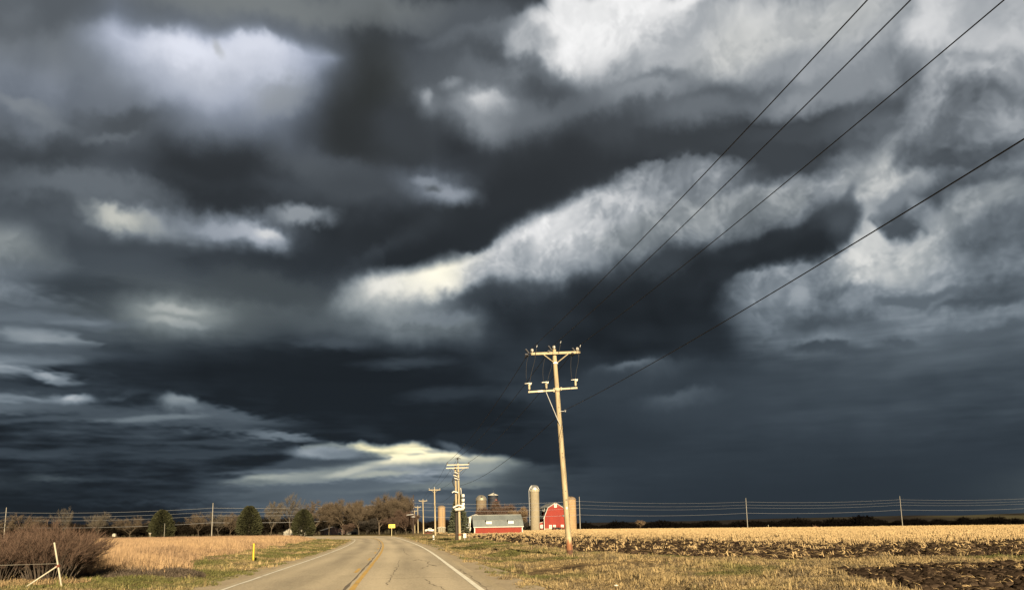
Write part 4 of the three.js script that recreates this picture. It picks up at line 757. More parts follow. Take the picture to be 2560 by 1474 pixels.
// farmyard conifers
{
  const t = thing('spruce_tree', 'tall dark spruce with drooping layered boughs behind the transformer pole', 'tree', 16.6, land(16.6, -240), -240);
  part('trunk', new Soup().tube([V3(0, -0.3, 0), V3(0, 6, 0), V3(-0.3, 10.6, 0)], [0.26, 0.14, 0.03], 6).geometry(), M.bark, t);
  part('foliage', evergreen(41, { h: 11.2, r: 3.2, profile: (x) => Math.pow(1 - x, 0.85), n: 3600, size: 0.7, droop: 0.55, gaps: 13 }), M.spruce, t);
  const small = evergreen(42, { h: 2, r: 0.8, profile: (x) => Math.pow(1 - x, 0.7), n: 1200, size: 0.25 });
  for (const [x, z, k, label] of [[19.6, -228, 1, 'small dark pointed conifer at the left gable of the red shed'], [16.2, -262, 1.6, 'narrow dark conifer between the little pale shed and the spruce']]) { const q = thing('small_conifer', label, 'conifer', x, land(x, z), z); part('foliage', small, M.needleDark, q); part('trunk', new Soup().tube([V3(0, -0.2, 0), V3(0, 0.8, 0)], 0.06, 5).geometry(), M.bark, q); q.scale.set(k * 0.8, k, k * 0.8); }
}
plantTree(4, 38.0, -300, 12.0, 'reddish bare bush tree right of the dark blue silo', 'tree', M.twigFarm, 0.5, 0.95);
plantTree(4, 34.4, -290, 8.6, 'reddish bare bush in front of the dark blue silo', 'tree', M.twigFarm, 1.5, 1.1);
plantTree(4, 29.0, -296, 9.6, 'brown bare tree covering the front of the dull-domed silo', 'tree', M.twigFarm, 2.5, 0.65);
plantTree(4, 41.0, -296, 9.4, 'tan bare bush behind the right end of the red shed', 'bush', M.twigTan, 3.5, 1.0);
plantTree(4, 31.8, -294, 8.8, 'thin brown bare tree in the gap between the dull-domed and the dark blue silo', 'tree', M.twigFarm, 0.9, 0.7);
plantTree(3, 43.8, -292, 4.2, 'small dark bare tree between the red shed and the grey silo', 'tree', M.twigDark, 4.5, 0.9);
plantTree(4, 83, -282, 3.4, 'lone tan bush at the far edge of the stubble field', 'bush', M.twigTan, 5.5, 1.3);
// woods far behind, one mass each
{
  const low = bareTree(51, { h: 12, wide: 0.62, trunkH: 0.1, r0: 0.12, twigs: 420, fine: 0.2 }), tree = mergeGeometries([low.trunk, low.crown]);
  const m4 = new THREE.Matrix4(), q = new THREE.Quaternion(), up = V3(0, 1, 0);
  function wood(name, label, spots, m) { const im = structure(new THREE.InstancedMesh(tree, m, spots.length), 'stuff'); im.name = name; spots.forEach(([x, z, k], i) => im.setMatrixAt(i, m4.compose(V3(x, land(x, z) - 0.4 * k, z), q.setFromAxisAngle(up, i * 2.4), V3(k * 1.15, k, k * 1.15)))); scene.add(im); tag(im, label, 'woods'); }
  let R = random(61), s = [];
  for (let i = 0; i < 5200; i++) { const az = (9 + 33 * R()) * RAD, d = 640 + 520 * R() + 120 * gnoise(az * 30, 1, 450, 0); if (az > 31 * RAD && (d < 1000 || R() < 0.35)) continue; s.push([Math.sin(az) * d, -Math.cos(az) * d, 0.55 + 0.5 * R() * R() + 0.45 * gnoise(az * 40, 2, 451, 0) + 0.25 * gnoise(az * 170, 5, 452, 0)]); }
  wood('distant_woods', 'dark line of bare woods on the skyline beyond the stubble field', s, matte(0.005, 0.0042, 0.0035));  // far darker than bare bark: cloud shade over the woods is painted into the colour
  R = random(62); s = [];
  for (let i = 0; i < 900; i++) { const az = (-26 + 36 * R()) * RAD, d = (az > 0 ? 440 : 330) + 190 * R(); s.push([Math.sin(az) * d, -Math.cos(az) * d, 0.38 + 0.22 * R() + (az > -10 * RAD ? 0.1 : 0)]); }
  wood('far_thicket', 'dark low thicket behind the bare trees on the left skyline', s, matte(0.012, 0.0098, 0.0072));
  R = random(63); s = [];
  for (let i = 0; i < 44; i++) { const k = i % 4, az = ([33.4, 36.6, 37.9, 35][k] + (R() - 0.5) * [1.6, 1.0, 0.8, 2][k]) * RAD, d = [560, 590, 640, 700][k] + 12 * R(); s.push([Math.sin(az) * d, -Math.cos(az) * d, 0.34 + 0.2 * R()]); }
  wood('far_hedge', 'dark clumps of hedge in front of the pale far fields at right', s, matte(0.005, 0.0042, 0.0033));  // darkened like the skyline woods, cloud shade in the colour
}
// shrubs at the lower left: many stems from the ground, red-brown twigs above
{
  function shrub(seed, stems, h, spread, lean) {
    const R = random(seed), st = new Soup(), tw = new Soup();
    for (let i = 0; i < stems; i++) {
      const a = R() * Math.PI * 2, r = Math.sqrt(R()), b = V3(Math.cos(a) * r * spread * 0.55, -0.05, Math.sin(a) * r * spread * 0.55), out = V3(Math.cos(a) * r, 0, Math.sin(a) * r).addScaledVector(V3(lean, 0, 0), 0.6 + 0.4 * R()), L = h * (0.55 + 0.5 * R()) * (1 - 0.05 * r * r), pts = [b], bend = 0.3 + 0.5 * R();
      let p = b.clone();
      for (let k = 1; k <= 5; k++) { p = p.clone().add(V3(out.x * bend * L / 5 * (0.35 + k * 0.24) + (R() - 0.5) * 0.07, L / 5 * (1 - 0.09 * k * r), out.z * bend * L / 5 * (0.35 + k * 0.24) + (R() - 0.5) * 0.07)); pts.push(p); }
      st.tube(pts, [0.021, 0.019, 0.015, 0.011, 0.007, 0.003].map((x) => x * (0.7 + 0.7 * R())), 3, false);
      for (let k = 0; k < 30; k++) {
        const t = 2.0 + 2.99 * Math.pow(R(), 0.75), j = Math.min(4, Math.floor(t)), s = pts[j].clone().lerp(pts[j + 1], t - j), d = pts[j + 1].clone().sub(pts[j]).normalize().add(V3((R() - 0.5) * 1.5, (R() - 0.25) * 0.9, (R() - 0.5) * 1.5)).normalize(), l = 0.14 + 0.34 * R(), w = V3(R() - 0.5, R() - 0.5, R() - 0.5).cross(d).normalize().multiplyScalar(0.0045 + 0.003 * R()), e = s.clone().addScaledVector(d, l);
        tw.tri(s.clone().add(w), s.clone().sub(w), e);
        for (let c = 0; c < 2; c++) { const f = s.clone().lerp(e, 0.25 + 0.5 * R()); tw.tri(f.clone().addScaledVector(w, 0.8), f.clone().addScaledVector(w, -0.8), f.clone().addScaledVector(d.clone().add(V3((R() - 0.5) * 1.6, (R() - 0.2) * 1.2, (R() - 0.5) * 1.6)).normalize(), l * 0.55)); }
      }
    }
    return [st.geometry(), tw.geometry()];
  }
  const kinds = [shrub(71, 210, 1.85, 1.5, 0.15), shrub(72, 230, 1.75, 1.7, 0)], stemMat = mat(0.075, 0.056, 0.04, { map: rep(stain, 2) }), twigMat = mat(0.08, 0.048, 0.032, { roughness: 0.95 });
  const spots = [[-11.9, -30.6, 0, 1.0, 'red-brown bare shrub at the right end of the clump, stems arching over the grass'], [-13.6, -30.2, 1, 0.96, 'red-brown bare shrub in the middle of the clump, behind the leaning white post'], [-13.2, -33.0, 0, 1.12, 'tallest red-brown bare shrub, at the back right of the clump'], [-15.4, -29.6, 1, 0.92, 'red-brown bare shrub at the left edge of the photo, behind the white brace'], [-15.6, -32.4, 0, 1.0, 'red-brown bare shrub at the back left of the clump'], [-17.4, -33.6, 1, 1.05, 'red-brown bare shrub at the far left back corner of the clump']];
  spots.forEach(([x, z, i, k, label], n) => { const t = thing('bare_shrub', label, 'shrub', x, land(x, z), z, n * 1.9 + (n ? 1 : 0), 'shrubs in the roadside clump'); part('stems', kinds[i][0], stemMat, t); part('twigs', kinds[i][1], twigMat, t); t.scale.set(k, k, k); });
}
// grass, stubble and litter: nobody could count them
{
  function blades(seed, n, h, w, bend, spread) {
    const R = random(seed), q = new Soup();
    for (let i = 0; i < n; i++) {
      const a = R() * Math.PI * 2, r = Math.sqrt(R()) * spread, b = V3(Math.cos(a) * r, -0.01, Math.sin(a) * r), f = R() * Math.PI * 2, d = V3(Math.cos(f), 0, Math.sin(f)), s = V3(-d.z, 0, d.x).multiplyScalar(w * (0.6 + 0.7 * R())), L = h * (0.55 + 0.7 * R()), k = bend * (0.3 + R()), m = b.clone().addScaledVector(d, L * k * 0.4).add(V3(0, L * 0.62, 0)), e = b.clone().addScaledVector(d, L * k).add(V3(0, L * (1 - 0.35 * k), 0));
      q.quad(b.clone().sub(s), b.clone().add(s), m.clone().addScaledVector(s, 0.75), m.clone().addScaledVector(s, -0.75)).tri(m.clone().addScaledVector(s, -0.75), m.clone().addScaledVector(s, 0.75), e);
    }
    return q.geometry();
  }
  const m4 = new THREE.Matrix4(), q = new THREE.Quaternion(), e = new THREE.Euler(), tint = new THREE.Color();
  function scatter(name, label, category, geometry, material, list) {
    const im = structure(new THREE.InstancedMesh(geometry, material, list.length), 'stuff'); im.name = name; im.castShadow = im.receiveShadow = true;
    list.forEach((o, i) => { im.setMatrixAt(i, m4.compose(V3(o.x, o.y, o.z), q.setFromEuler(e.set(o.rx || 0, o.ry || 0, o.rz || 0, 'YXZ')), V3(o.k, o.ky ?? o.k, o.k))); im.setColorAt(i, tint.setRGB(...o.c)); });
    scene.add(im); tag(im, label, category); return im;
  }
  const plain = mat(1, 1, 1, { roughness: 0.9 });
  const shade = (c, R, v = 0.3) => { const k = 1 - v / 2 + v * R(); return [c[0] * k, c[1] * k, c[2] * k]; }, mixc = (a, b, t) => a.map((x, k) => lerp(x, b[k], clamp(t)));
  let R = random(81), list = [];
  const straw = [0.3, 0.22, 0.105], green = [0.1, 0.1, 0.024], dull = [0.12, 0.09, 0.05];
  // verges, denser and finer near the camera
  for (let i = 0; i < 190000; i++) {
    const z = -16 - 150 * Math.pow(R(), 2.1), right = R() < 0.62, [s] = [-z], lat = right ? 4.3 + 16 * Math.pow(R(), 1.2) * (z > -60 ? 1.4 : 1) : -(4.1 + 12 * R() * (z > -50 ? 1.4 : 0.8)), [x, zz] = roadPoint(s, lat);
    if (right && (inField(x, zz) > -0.15 || inPlot(x, zz) > -0.1 || track(x, zz) * (0.4 + R()) > 0.16)) continue;
    if (!right && inMeadow(x, zz) > 0.3 && R() < 0.8) continue;
    if (Math.abs(lat) < (right ? 4.6 : 4.3) + 0.7 * fbm(x * 0.7, zz * 0.7, 466, 2) || (Math.abs(lat) < 5.3 && R() < 0.5)) continue; if (zz < -30.2 && zz > -35 && right && x < 11.5 + 2 * R() && R() < 0.86) continue; if (fbm(x * 0.55, zz * 0.55, 467, 3) > 0.28 && R() < 0.6) continue;
    const g = fbm(x * 0.22, zz * 0.22, 360, 4), h = fbm(x * 0.05, zz * 0.05, 370, 3), near = right ? 0 : 0.55 * (zz > -46 ? 1 : 0.5) * ss(-15, -7, lat), t = clamp(0.4 + 1.7 * g + 1.0 * h + near), tall = 0.55 + 2.6 * Math.pow(Math.max(0, fbm(x * 0.5, zz * 0.5, 460, 3) + 0.12), 1.5) * (1 - t * 0.6) + (R() < 0.01 ? 1.2 : 0);
    list.push({ x, y: land(x, zz), z: zz, ry: R() * 6.28, k: (0.75 + 0.5 * R()) * (1 + 0.006 * s), ky: (0.6 + 0.5 * R()) * tall, c: shade(mixc(R() < 0.3 + 0.9 * fbm(x * 0.5, zz * 0.5, 465, 3) ? dull : straw, green, t * 1.15 - 0.08 + (R() - 0.5) * 0.45), R, 0.45) });
  }
  scatter('verge_grass', 'short dry straw and green grass on both verges of the road', 'grass', blades(91, 16, 0.16, 0.0075, 0.7, 0.12), plain, list);
  // tall tan grass inside the bend
  R = random(82); list = [];
  for (let i = 0; i < 120000; i++) {
    const z = -32 - 195 * Math.pow(R(), 1.5), x = -9 - (30 + -z * 0.42) * R(), f = inMeadow(x, z); if (f < 0) continue;
    const [, lat] = roadAt(x, z); if (lat > -7) continue;
    const n = fbm(x * 0.12, z * 0.12, 470, 3), edge = ss(0, 3, f), top = ss(-130, -190, z);
    list.push({ x, y: land(x, z), z, ry: R() * 6.28, k: 0.9 + 0.5 * R() + 0.004 * -z, ky: (0.45 + 0.55 * edge) * (0.85 + 0.4 * R() + 0.5 * n), c: shade(mixc(mixc([0.34, 0.225, 0.12], [0.25, 0.155, 0.095], top + 0.5 * n), [0.13, 0.085, 0.055], (R() < 0.12 ? 0.8 : 0) + Math.max(0, n * 0.6)), R, 0.35) });
  }
  scatter('tall_grass', 'tall dry tan grass filling the field inside the bend', 'grass', blades(92, 15, 0.62, 0.008, 0.35, 0.2), plain, list);
  // dark weeds right of the shrubs
  R = random(83); list = [];
  for (let i = 0; i < 5200; i++) { const a = R() * 6.28, r = Math.sqrt(R()), x = -10 + Math.cos(a) * r * 2.3, z = -34 + Math.sin(a) * r * 2.2; if (x < -12 || (r > 0.6 && R() < 0.5)) continue; list.push({ x, y: land(x, z), z, ry: R() * 6.28, k: 0.8 + 0.5 * R(), ky: (0.7 + 0.7 * R()) * (1.15 - r * 0.6), c: shade([0.1, 0.075, 0.052], R, 0.6) }); }
  for (let i = 0; i < 500; i++) { const x = -18 + 8 * R(), z = -27.4 - 2.6 * R(); list.push({ x, y: land(x, z), z, ry: R() * 6.28, k: 1, ky: 0.3 + 0.5 * R(), c: shade([0.24, 0.165, 0.08], R, 0.6) }); }
  scatter('dead_weeds', 'matted dark dead weeds on the grass beside the shrubs', 'weeds', blades(93, 12, 0.3, 0.009, 0.9, 0.16), plain, list);
  // corn stubble: cut stalks in rows, standing and knocked over, with shredded leaf between them
  const stalk = new Soup(); { const Q = random(94); for (const [dx, dz, h] of [[0, 0, 1], [0.14, 0.03, 0.8], [-0.12, -0.04, 0.9]]) { stalk.tube([V3(dx, -0.03, dz), V3(dx + 0.03 * (Q() - 0.5), 0.2 * h, dz), V3(dx + 0.07 * (Q() - 0.5), 0.42 * h, dz + 0.03)], [0.021, 0.018, 0.015], 4, true); for (let k = 0; k < 3; k++) { const b = V3(dx, 0.05 + 0.3 * h * Q(), dz), a = Q() * 6.28, d = V3(Math.cos(a), 0, Math.sin(a)); stalk.tri(b.clone().add(V3(d.z * 0.02, 0, -d.x * 0.02)), b.clone().add(V3(-d.z * 0.02, 0, d.x * 0.02)), b.clone().addScaledVector(d, 0.22).add(V3(0, -0.08 + 0.14 * Q(), 0))); } } }
  R = random(84); list = [];
  const corn = [0.45, 0.325, 0.165];
  for (let i = 0; i < 230000; i++) {
    const d = 30 + 300 * Math.pow(R(), 1.25), az = (2 + 40 * R()) * RAD; let x = Math.sin(az) * d, z = -Math.cos(az) * d;
    x = Math.round(x / 0.76) * 0.76 + 0.08 * (R() - 0.5); const f = inField(x, z); if (f < 0.15) continue;
    const bare = 1 - ss(12, 42, f + 15 * fbm(x * 0.15, z * 0.15, 480, 3)), thin = fbm(x * 0.5, z * 0.5, 482, 2); const local = 614 * Math.pow((d - 29.9) / 300, -0.2) / (0.7 * d); if (R() > lerp(0.2, d < 120 ? 3.2 : 2, 1 - bare) / local * (1 - 1.2 * Math.max(0, thin))) continue;
    list.push({ x, y: land(x, z), z, ry: R() * 6.28, rx: (R() - 0.5) * (0.35 + bare), rz: (R() - 0.5) * (0.35 + bare), k: (0.85 + 0.4 * R()) * (1 + 0.002 * d), ky: (0.65 + 0.5 * R()) * (1 - 0.4 * bare), c: shade(corn, R, 0.4) });
  }
  scatter('corn_stubble', 'golden cut corn stalks standing in rows across the field at right', 'stubble', stalk.geometry(), plain, list);
  const husk = new Soup(); { const Q = random(95); for (let k = 0; k < 4; k++) { const a = Q() * 6.28, d = V3(Math.cos(a), 0.1 + 0.25 * Q(), Math.sin(a)), b = V3(0.15 * (Q() - 0.5), 0.015 + 0.03 * Q(), 0.15 * (Q() - 0.5)), s = V3(-d.z, 0.25, d.x).multiplyScalar(0.017), m = b.clone().addScaledVector(d, 0.16).add(V3(0, 0.03, 0)), e2 = b.clone().addScaledVector(d, 0.34 + 0.16 * Q()).add(V3(0, -0.03, 0)); husk.quad(b.clone().sub(s), b.clone().add(s), m.clone().add(s), m.clone().sub(s)).tri(m.clone().sub(s), m.clone().add(s), e2); } }
  R = random(85); list = [];
  for (let i = 0; i < 150000; i++) {
    const plot = R() < 0.12, d = plot ? 18 + 12 * R() : 30 + 110 * Math.pow(R(), 1.6), az = (2 + 40 * R()) * RAD, x = Math.sin(az) * d, z = -Math.cos(az) * d, f = inField(x, z), p = inPlot(x, z); if (f < 0.1 && p < 0.1) continue;
    const n = fbm(x * 0.5, z * 0.5, 484, 3); if (R() < 0.35 + 1.6 * n) continue; if (p > 0.1 && R() < 0.9) continue; if (f > 0.1 && R() > lerp(0.09, 0.4, ss(8, 40, f + 8 * fbm(x * 0.2, z * 0.2, 485, 2)))) continue;
    list.push({ x, y: land(x, z) + 0.03, z, ry: R() * 6.28, rz: (R() - 0.5) * 0.7, k: (0.35 + 0.6 * R()) * (p > 0.1 ? 0.7 : 1), c: shade(R() < 0.25 ? [0.2, 0.13, 0.07] : [0.4, 0.28, 0.13], R, 0.5) });
  }
  scatter('corn_litter', 'shredded corn leaves and stalks lying on the dark soil', 'crop litter', husk.geometry(), plain, list);
  // clods of turned black earth
  const clod = new THREE.IcosahedronGeometry(0.1, 1); { const P = clod.attributes.position, v = V3(); for (let i = 0; i < P.count; i++) { v.fromBufferAttribute(P, i); const k = 1 + 0.5 * gnoise(v.x * 14 + 3, v.y * 14 + v.z * 9, 490, 0); P.setXYZ(i, v.x * k * 1.2, v.y * k * 0.7, v.z * k); } clod.computeVertexNormals(); }
  R = random(86); list = [];
  for (let i = 0; i < 26000; i++) { const plot = R() < 0.35, d = plot ? 18 + 11 * R() : 31 + 45 * Math.pow(R(), 1.4), az = (4 + 38 * R()) * RAD, x = Math.sin(az) * d, z = -Math.cos(az) * d; const f = inField(x, z), p = inPlot(x, z); if (Math.max(f, p) < 0.05 || f > 20) continue; list.push({ x, y: land(x, z) + 0.02, z, ry: R() * 6.28, rx: R(), k: 0.4 + 1.3 * R() * R(), c: shade(R() < 0.3 ? [0.05, 0.035, 0.024] : [0.022, 0.0155, 0.011], R, 0.5) }); }
  scatter('soil_clods', 'black clods of turned soil along the near edge of the field', 'soil', clod, matte(1, 1, 1), list);
}
// ---------- poles and lines along the road ----------
const insulator = (q, x, y, z, k = 1) => q.lathe([[0, 0], [0.03 * k, 0], [0.03 * k, 0.05 * k], [0.085 * k, 0.06 * k], [0.07 * k, 0.1 * k], [0.1 * k, 0.12 * k], [0.07 * k, 0.17 * k], [0.075 * k, 0.2 * k], [0.03 * k, 0.24 * k], [0, 0.24 * k]], 10, x, y, z);
const polymer = (q, a, b, r = 0.05) => { const n = 9, pts = [], rad = []; for (let i = 0; i <= n * 2; i++) { pts.push(a.clone().lerp(b, i / (n * 2))); rad.push(i % 2 ? r : r * 0.45); } return q.tube(pts, rad, 8); };
const spans = { left: [], centre: [], right: [], low: [] };
{ // the near pole: leans to the left, two arms
  const X = 8.9, Z = -43.5, Y = 0.0, t = thing('utility_pole', 'near leaning wooden power pole with two crossarms and rust-red foot', 'utility pole', X, Y, Z), px = (y) => -0.57 * y / 11.15, at = (y) => V3(px(y), y, 0), rr = (y) => lerp(0.165, 0.112, y / 11.15);
  const run = (y0, y1, n, grow = 0) => [Array.from({ length: n + 1 }, (_, i) => at(lerp(y0, y1, i / n))), Array.from({ length: n + 1 }, (_, i) => rr(lerp(y0, y1, i / n)) + grow)];
  new Soup().tube(...run(0.98, 11.15, 10), 20).build('pole', M.pole, t);
  new Soup().tube(...run(0.3, 0.98, 3, 0.004), 20, false).build('pole_foot', M.poleFoot, t).userData.label = 'rust-red weathered foot of the pole';
  new Soup().tube(...run(-0.4, 0.3, 2, 0.006), 20, false).build('pole_base', mat(0.11, 0.05, 0.026, { map: rep(woodGrain, 1.4, 0.6) }), t);
  const tilt = 0.045;
  new Soup().box(2.75, 0.13, 0.11, -0.53, 10.91, 0.17, [0, 0, tilt]).build('crossarm', M.arm, t);
  for (const [x0, y0, x1, y1] of [[-1.19, 10.8, -0.6, 10.38], [0.17, 10.86, -0.44, 10.38]]) new Soup().tube([V3(x0, y0, 0.24), V3(x1, y1, 0.15)], 0.028, 6).build('brace', M.arm, t);
  new Soup().box(0.26, 0.1, 0.03, -0.53, 10.38, 0.13).build('brace_plate', M.galvanised, t);
  for (const [x, y] of [[-1.82, 10.92], [-0.57, 11.15], [0.71, 11.03]]) { const z = x === -0.57 ? 0 : 0.17; insulator(new Soup(), x, y, z, 0.95).build('insulator', M.porcelain, t); }
  for (const [x, y] of [[-1.98, 10.85], [-0.72, 11.05], [0.62, 10.95]]) { // dead ends on both sides and their clamps
    const q = new Soup(); polymer(q, V3(x, y, -0.05), V3(x - 0.12, y - 0.05, -0.62)); polymer(q, V3(x - 0.02, y + 0.05, 0.1), V3(x - 0.22, y + 0.22, 0.35), 0.055); polymer(q, V3(x - 0.1, y - 0.02, 0.1), V3(x - 0.24, y - 0.06, 0.3), 0.055); q.build('dead_end_insulator', M.greyPolymer, t);
  }
  for (const [x, y] of [[-1.58, 11.25], [-0.25, 11.5], [0.84, 11.3]]) new Soup().tube([V3(x - 0.11, y - 0.6, 0.25), V3(x - 0.03, y - 0.22, 0.3), V3(x, y, 0.33)], [0.016, 0.018, 0.012], 6).build('lead_wire', M.wire, t);
  for (const [x, y] of [[-1.58, 11.25], [-0.25, 11.5], [0.84, 11.3]]) new Soup().tube([V3(x - 0.015, y - 0.06, 0.33), V3(x + 0.02, y + 0.05, 0.33)], 0.022, 6).build('clamp', M.galvanised, t);
  new Soup().box(1.45, 0.09, 0.09, -1.36, 8.79, 0.16, [0, 0, 0.07]).box(0.92, 0.09, 0.09, 0.18, 8.95, 0.16, [0, 0, 0.07]).build('lower_arm', M.fibre, t);
  new Soup().box(0.3, 0.1, 0.1, -1.43, 8.785, 0.17, [0, 0, 0.07]).build('arm_sleeve', M.whitePaint, t);
  new Soup().lathe([[0.15, -0.06], [0.18, -0.05], [0.18, 0.05], [0.15, 0.06]], 20, px(8.88), 8.88, 0).box(0.42, 0.07, 0.07, -0.46, 8.93, 0.15).box(0.07, 0.2, 0.07, -0.66, 8.85, 0.15).box(0.07, 0.16, 0.07, -0.26, 8.93, 0.15).build('arm_bracket', M.fibre, t);
  for (const [x, y] of [[-2.02, 8.8], [-1.08, 8.87], [0.55, 9.02]]) {
    const q = new Soup(); q.lathe([[0.045, 0.07], [0.07, 0.09], [0.05, 0.13], [0.07, 0.16], [0.05, 0.2], [0.07, 0.23], [0.05, 0.27], [0.07, 0.3], [0.055, 0.36], [0, 0.37]], 12, x, y, 0.16); q.build('arrester', M.fibre, t);
    new Soup().cyl(0.07, 0.07, 0.06, x, y + 0.05, 0.16).build('arrester_base', M.blackRubber, t);
    new Soup().box(0.38, 0.04, 0.05, x - 0.05, y + 0.42, 0.16, [0, 0, 0.1]).box(0.16, 0.07, 0.07, x + 0.04, y + 0.4, 0.16, [0, 0, -0.5]).build('switch_blade', M.whitePaint, t);
  }
  for (const p of [[-2.0, 10.85, -2.11, 10.4, -2.17, 9.27], [-1.6, 10.85, -1.72, 10.3, -1.98, 9.3], [-1.06, 10.85, -1.2, 10.2, -1.23, 9.33], [-0.66, 10.8, -0.76, 10.1, -1.0, 9.33], [0.4, 10.9, 0.36, 10.5, 0.35, 9.5], [0.82, 10.95, 0.76, 10.4, 0.56, 9.5]]) new Soup().tube(new THREE.CatmullRomCurve3([V3(p[0], p[1], 0.1), V3(p[2], p[3], 0.02), V3((p[2] + p[4]) / 2 - 0.02, (p[3] + p[5]) / 2, 0.06), V3(p[4], p[5], 0.16)]).getPoints(8), 0.013, 5).build('jumper_wire', M.wire, t);
  new Soup().tube([V3(-1.1, 8.74, 0.17), V3(-0.34, 6.85, 0.13)], 0.027, 8).build('strut', M.galvanised, t);
  new Soup().tube([V3(-0.4, 7.7, 0.1), V3(-0.08, 7.7, 0.12)], 0.02, 6).cyl(0.05, 0.05, 0.12, -0.06, 7.72, 0.12).build('neutral_bracket', M.galvanised, t);
  for (const y of [11.0, 9.18, 8.78, 7.6, 3.4, 2.95, 5.2]) { const g = new THREE.CylinderGeometry(0.028, 0.028, 0.03, 8); g.rotateX(Math.PI / 2); new Soup().geo(g, new THREE.Matrix4().makeTranslation(px(y) + 0.01, y, rr(y) + 0.006)).build('bolt', M.darkSteel, t); }
  { const pts = []; for (let i = 0; i <= 24; i++) { const y = lerp(0.05, 8.6, i / 24), a = 1.0 + 0.12 * Math.sin(i * 1.7); pts.push(V3(px(y) + Math.cos(a) * (rr(y) + 0.006), y, Math.sin(a) * (rr(y) + 0.006))); } new Soup().tube(pts, 0.008, 4, false).build('ground_wire', M.darkSteel, t); }
  new Soup().box(0.09, 0.13, 0.006, px(2.5) - 0.01, 2.5, rr(2.5) + 0.005).build('tag_plate', M.galvanised, t);
  { const R = random(77); for (let k = 0; k < 26; k++) { const y = 1.3 + 9.4 * R(), a = Math.PI / 2 + (R() - 0.5) * 2.2, l = 0.25 + 0.7 * R(), at2 = (v) => V3(px(v) + Math.cos(a) * (rr(v) + 0.0005), v, Math.sin(a) * (rr(v) + 0.0005)); new Soup().tube([at2(y), at2(y + l / 2), at2(Math.min(10.8, y + l))], [0.002, 0.007 * (0.5 + R()), 0.002], 3, false).build('split', M.bark, t); } }
  new Soup().box(0.1, 0.08, 0.1, px(2.1) - 0.2, 2.1, 0.02).box(0.1, 0.03, 0.03, px(2.1) - 0.14, 2.1, 0.02).build('bracket', M.darkSteel, t);
  spans.left.push(V3(X - 1.82, 11.2, Z)); spans.centre.push(V3(X - 0.57, 11.42, Z)); spans.right.push(V3(X + 0.73, 11.3, Z)); spans.low.push(V3(X - 0.06, 7.78, Z));
}
{ // second pole: twin poles, double arms, switchgear
  const X = 7.4, Z = -105, Y = land(7.4, -105), t = thing('utility_pole', 'second power pole along the road, twin-stemmed, hung with white switchgear', 'utility pole', X, Y, Z), px = (y) => -0.17 * y / 10;
  new Soup().tube([V3(0, 0.9, 0), V3(px(5), 5, 0), V3(px(9.7), 9.7, 0)], [0.165, 0.14, 0.115], 14).build('pole', M.pole, t);
  new Soup().tube([V3(0, -0.4, 0), V3(0, 0.9, 0)], [0.175, 0.167], 14, false).build('pole_foot', M.poleFoot, t);
  new Soup().tube([V3(-0.4, 3.7, -0.3), V3(-0.5, 9.4, -0.3)], [0.14, 0.11], 14).build('rear_pole', M.pole, t);
  new Soup().tube([V3(-0.36, -0.4, -0.3), V3(-0.4, 3.7, -0.3)], [0.185, 0.165], 14).build('riser_guard', M.poleTar, t).userData.label = 'dark lower half of the rear stem';
  new Soup().box(2.85, 0.15, 0.11, -0.2, 9.52, 0.17, [0, 0, 0.02]).build('crossarm', M.oldWhite, t); new Soup().box(2.85, 0.13, 0.11, -0.28, 9.12, 0.17, [0, 0, 0.02]).build('crossarm', M.oldWhite, t);
  for (const s of [-1, 1]) new Soup().tube([V3(-0.2 + s * 0.75, 9.05, 0.17), V3(-0.2 + s * 0.1, 8.6, 0.14)], 0.03, 6).build('brace', M.arm, t);
  for (const x of [-1.55, 1.2]) insulator(new Soup(), x, 9.59, 0.17, 1.1).build('insulator', M.greyPolymer, t);
  { const q = new Soup(); q.tube([V3(-0.2, 9.7, 0), V3(-0.2, 10.35, 0)], 0.05, 8); q.tube([V3(-0.5, 10.3, 0), V3(-0.2, 10.42, 0), V3(0.18, 10.3, 0)], 0.045, 6); insulator(q, -0.2, 10.1, 0, 1.2); q.build('pole_top_bracket', M.darkSteel, t); }
  for (const [dx, y] of [[-0.45, 8.5], [-0.55, 8.1], [-0.42, 7.75]]) { const q = new Soup(); q.tube([V3(dx + 0.4, y - 0.12, 0.2), V3(dx - 0.25, y + 0.1, 0.24)], 0.07, 8); q.build('fuse_cutout', M.porcelain, t); new Soup().tube([V3(dx + 0.35, y - 0.05, 0.26), V3(dx, y + 0.24, 0.28)], 0.06, 8).build('fuse_tube', M.blackRubber, t); }
  for (const [x0, y0, x1] of [[-1.3, 9.05, -0.75], [-1.0, 9.05, -0.6], [0.9, 9.05, 0.1]]) new Soup().tube(new THREE.CatmullRomCurve3([V3(x0, y0, 0.15), V3((x0 + x1) / 2 - 0.05, 8.55, 0.2), V3(x1, 8.2, 0.2)]).getPoints(7), 0.02, 5).build('jumper_wire', M.wire, t);
  for (const k of [0, 1]) new Soup().tube(new THREE.CatmullRomCurve3([V3(-0.75 - 0.1 * k, 7.9, 0.15), V3(-0.8 - 0.06 * k, 7.2, 0.1), V3(-0.55, 6.6, 0)]).getPoints(8), 0.035, 6).build('cable', M.wire, t);
  new Soup().tube([V3(-0.95, 6.0, 0.15), V3(-0.72, 6.16, 0.15), V3(-0.2, 6.0, 0.15)], 0.08, 8).build('standoff_arm', M.whiteClean, t);
  for (const y of [5.62, 5.05, 4.55]) { new Soup().box(0.34, 0.36, 0.3, 0.42, y, 0.1).build('control_box', M.oldWhite, t); new Soup().box(0.2, 0.3, 0.02, 0.5, y, 0.26).build('box_door', M.galvanised, t); }
  new Soup().tube([V3(0.14, 6.6, 0.05), V3(0.2, 6.2, 0.08), V3(0.2, 5.8, 0.08)], 0.06, 6).build('conduit', M.whitePaint, t);
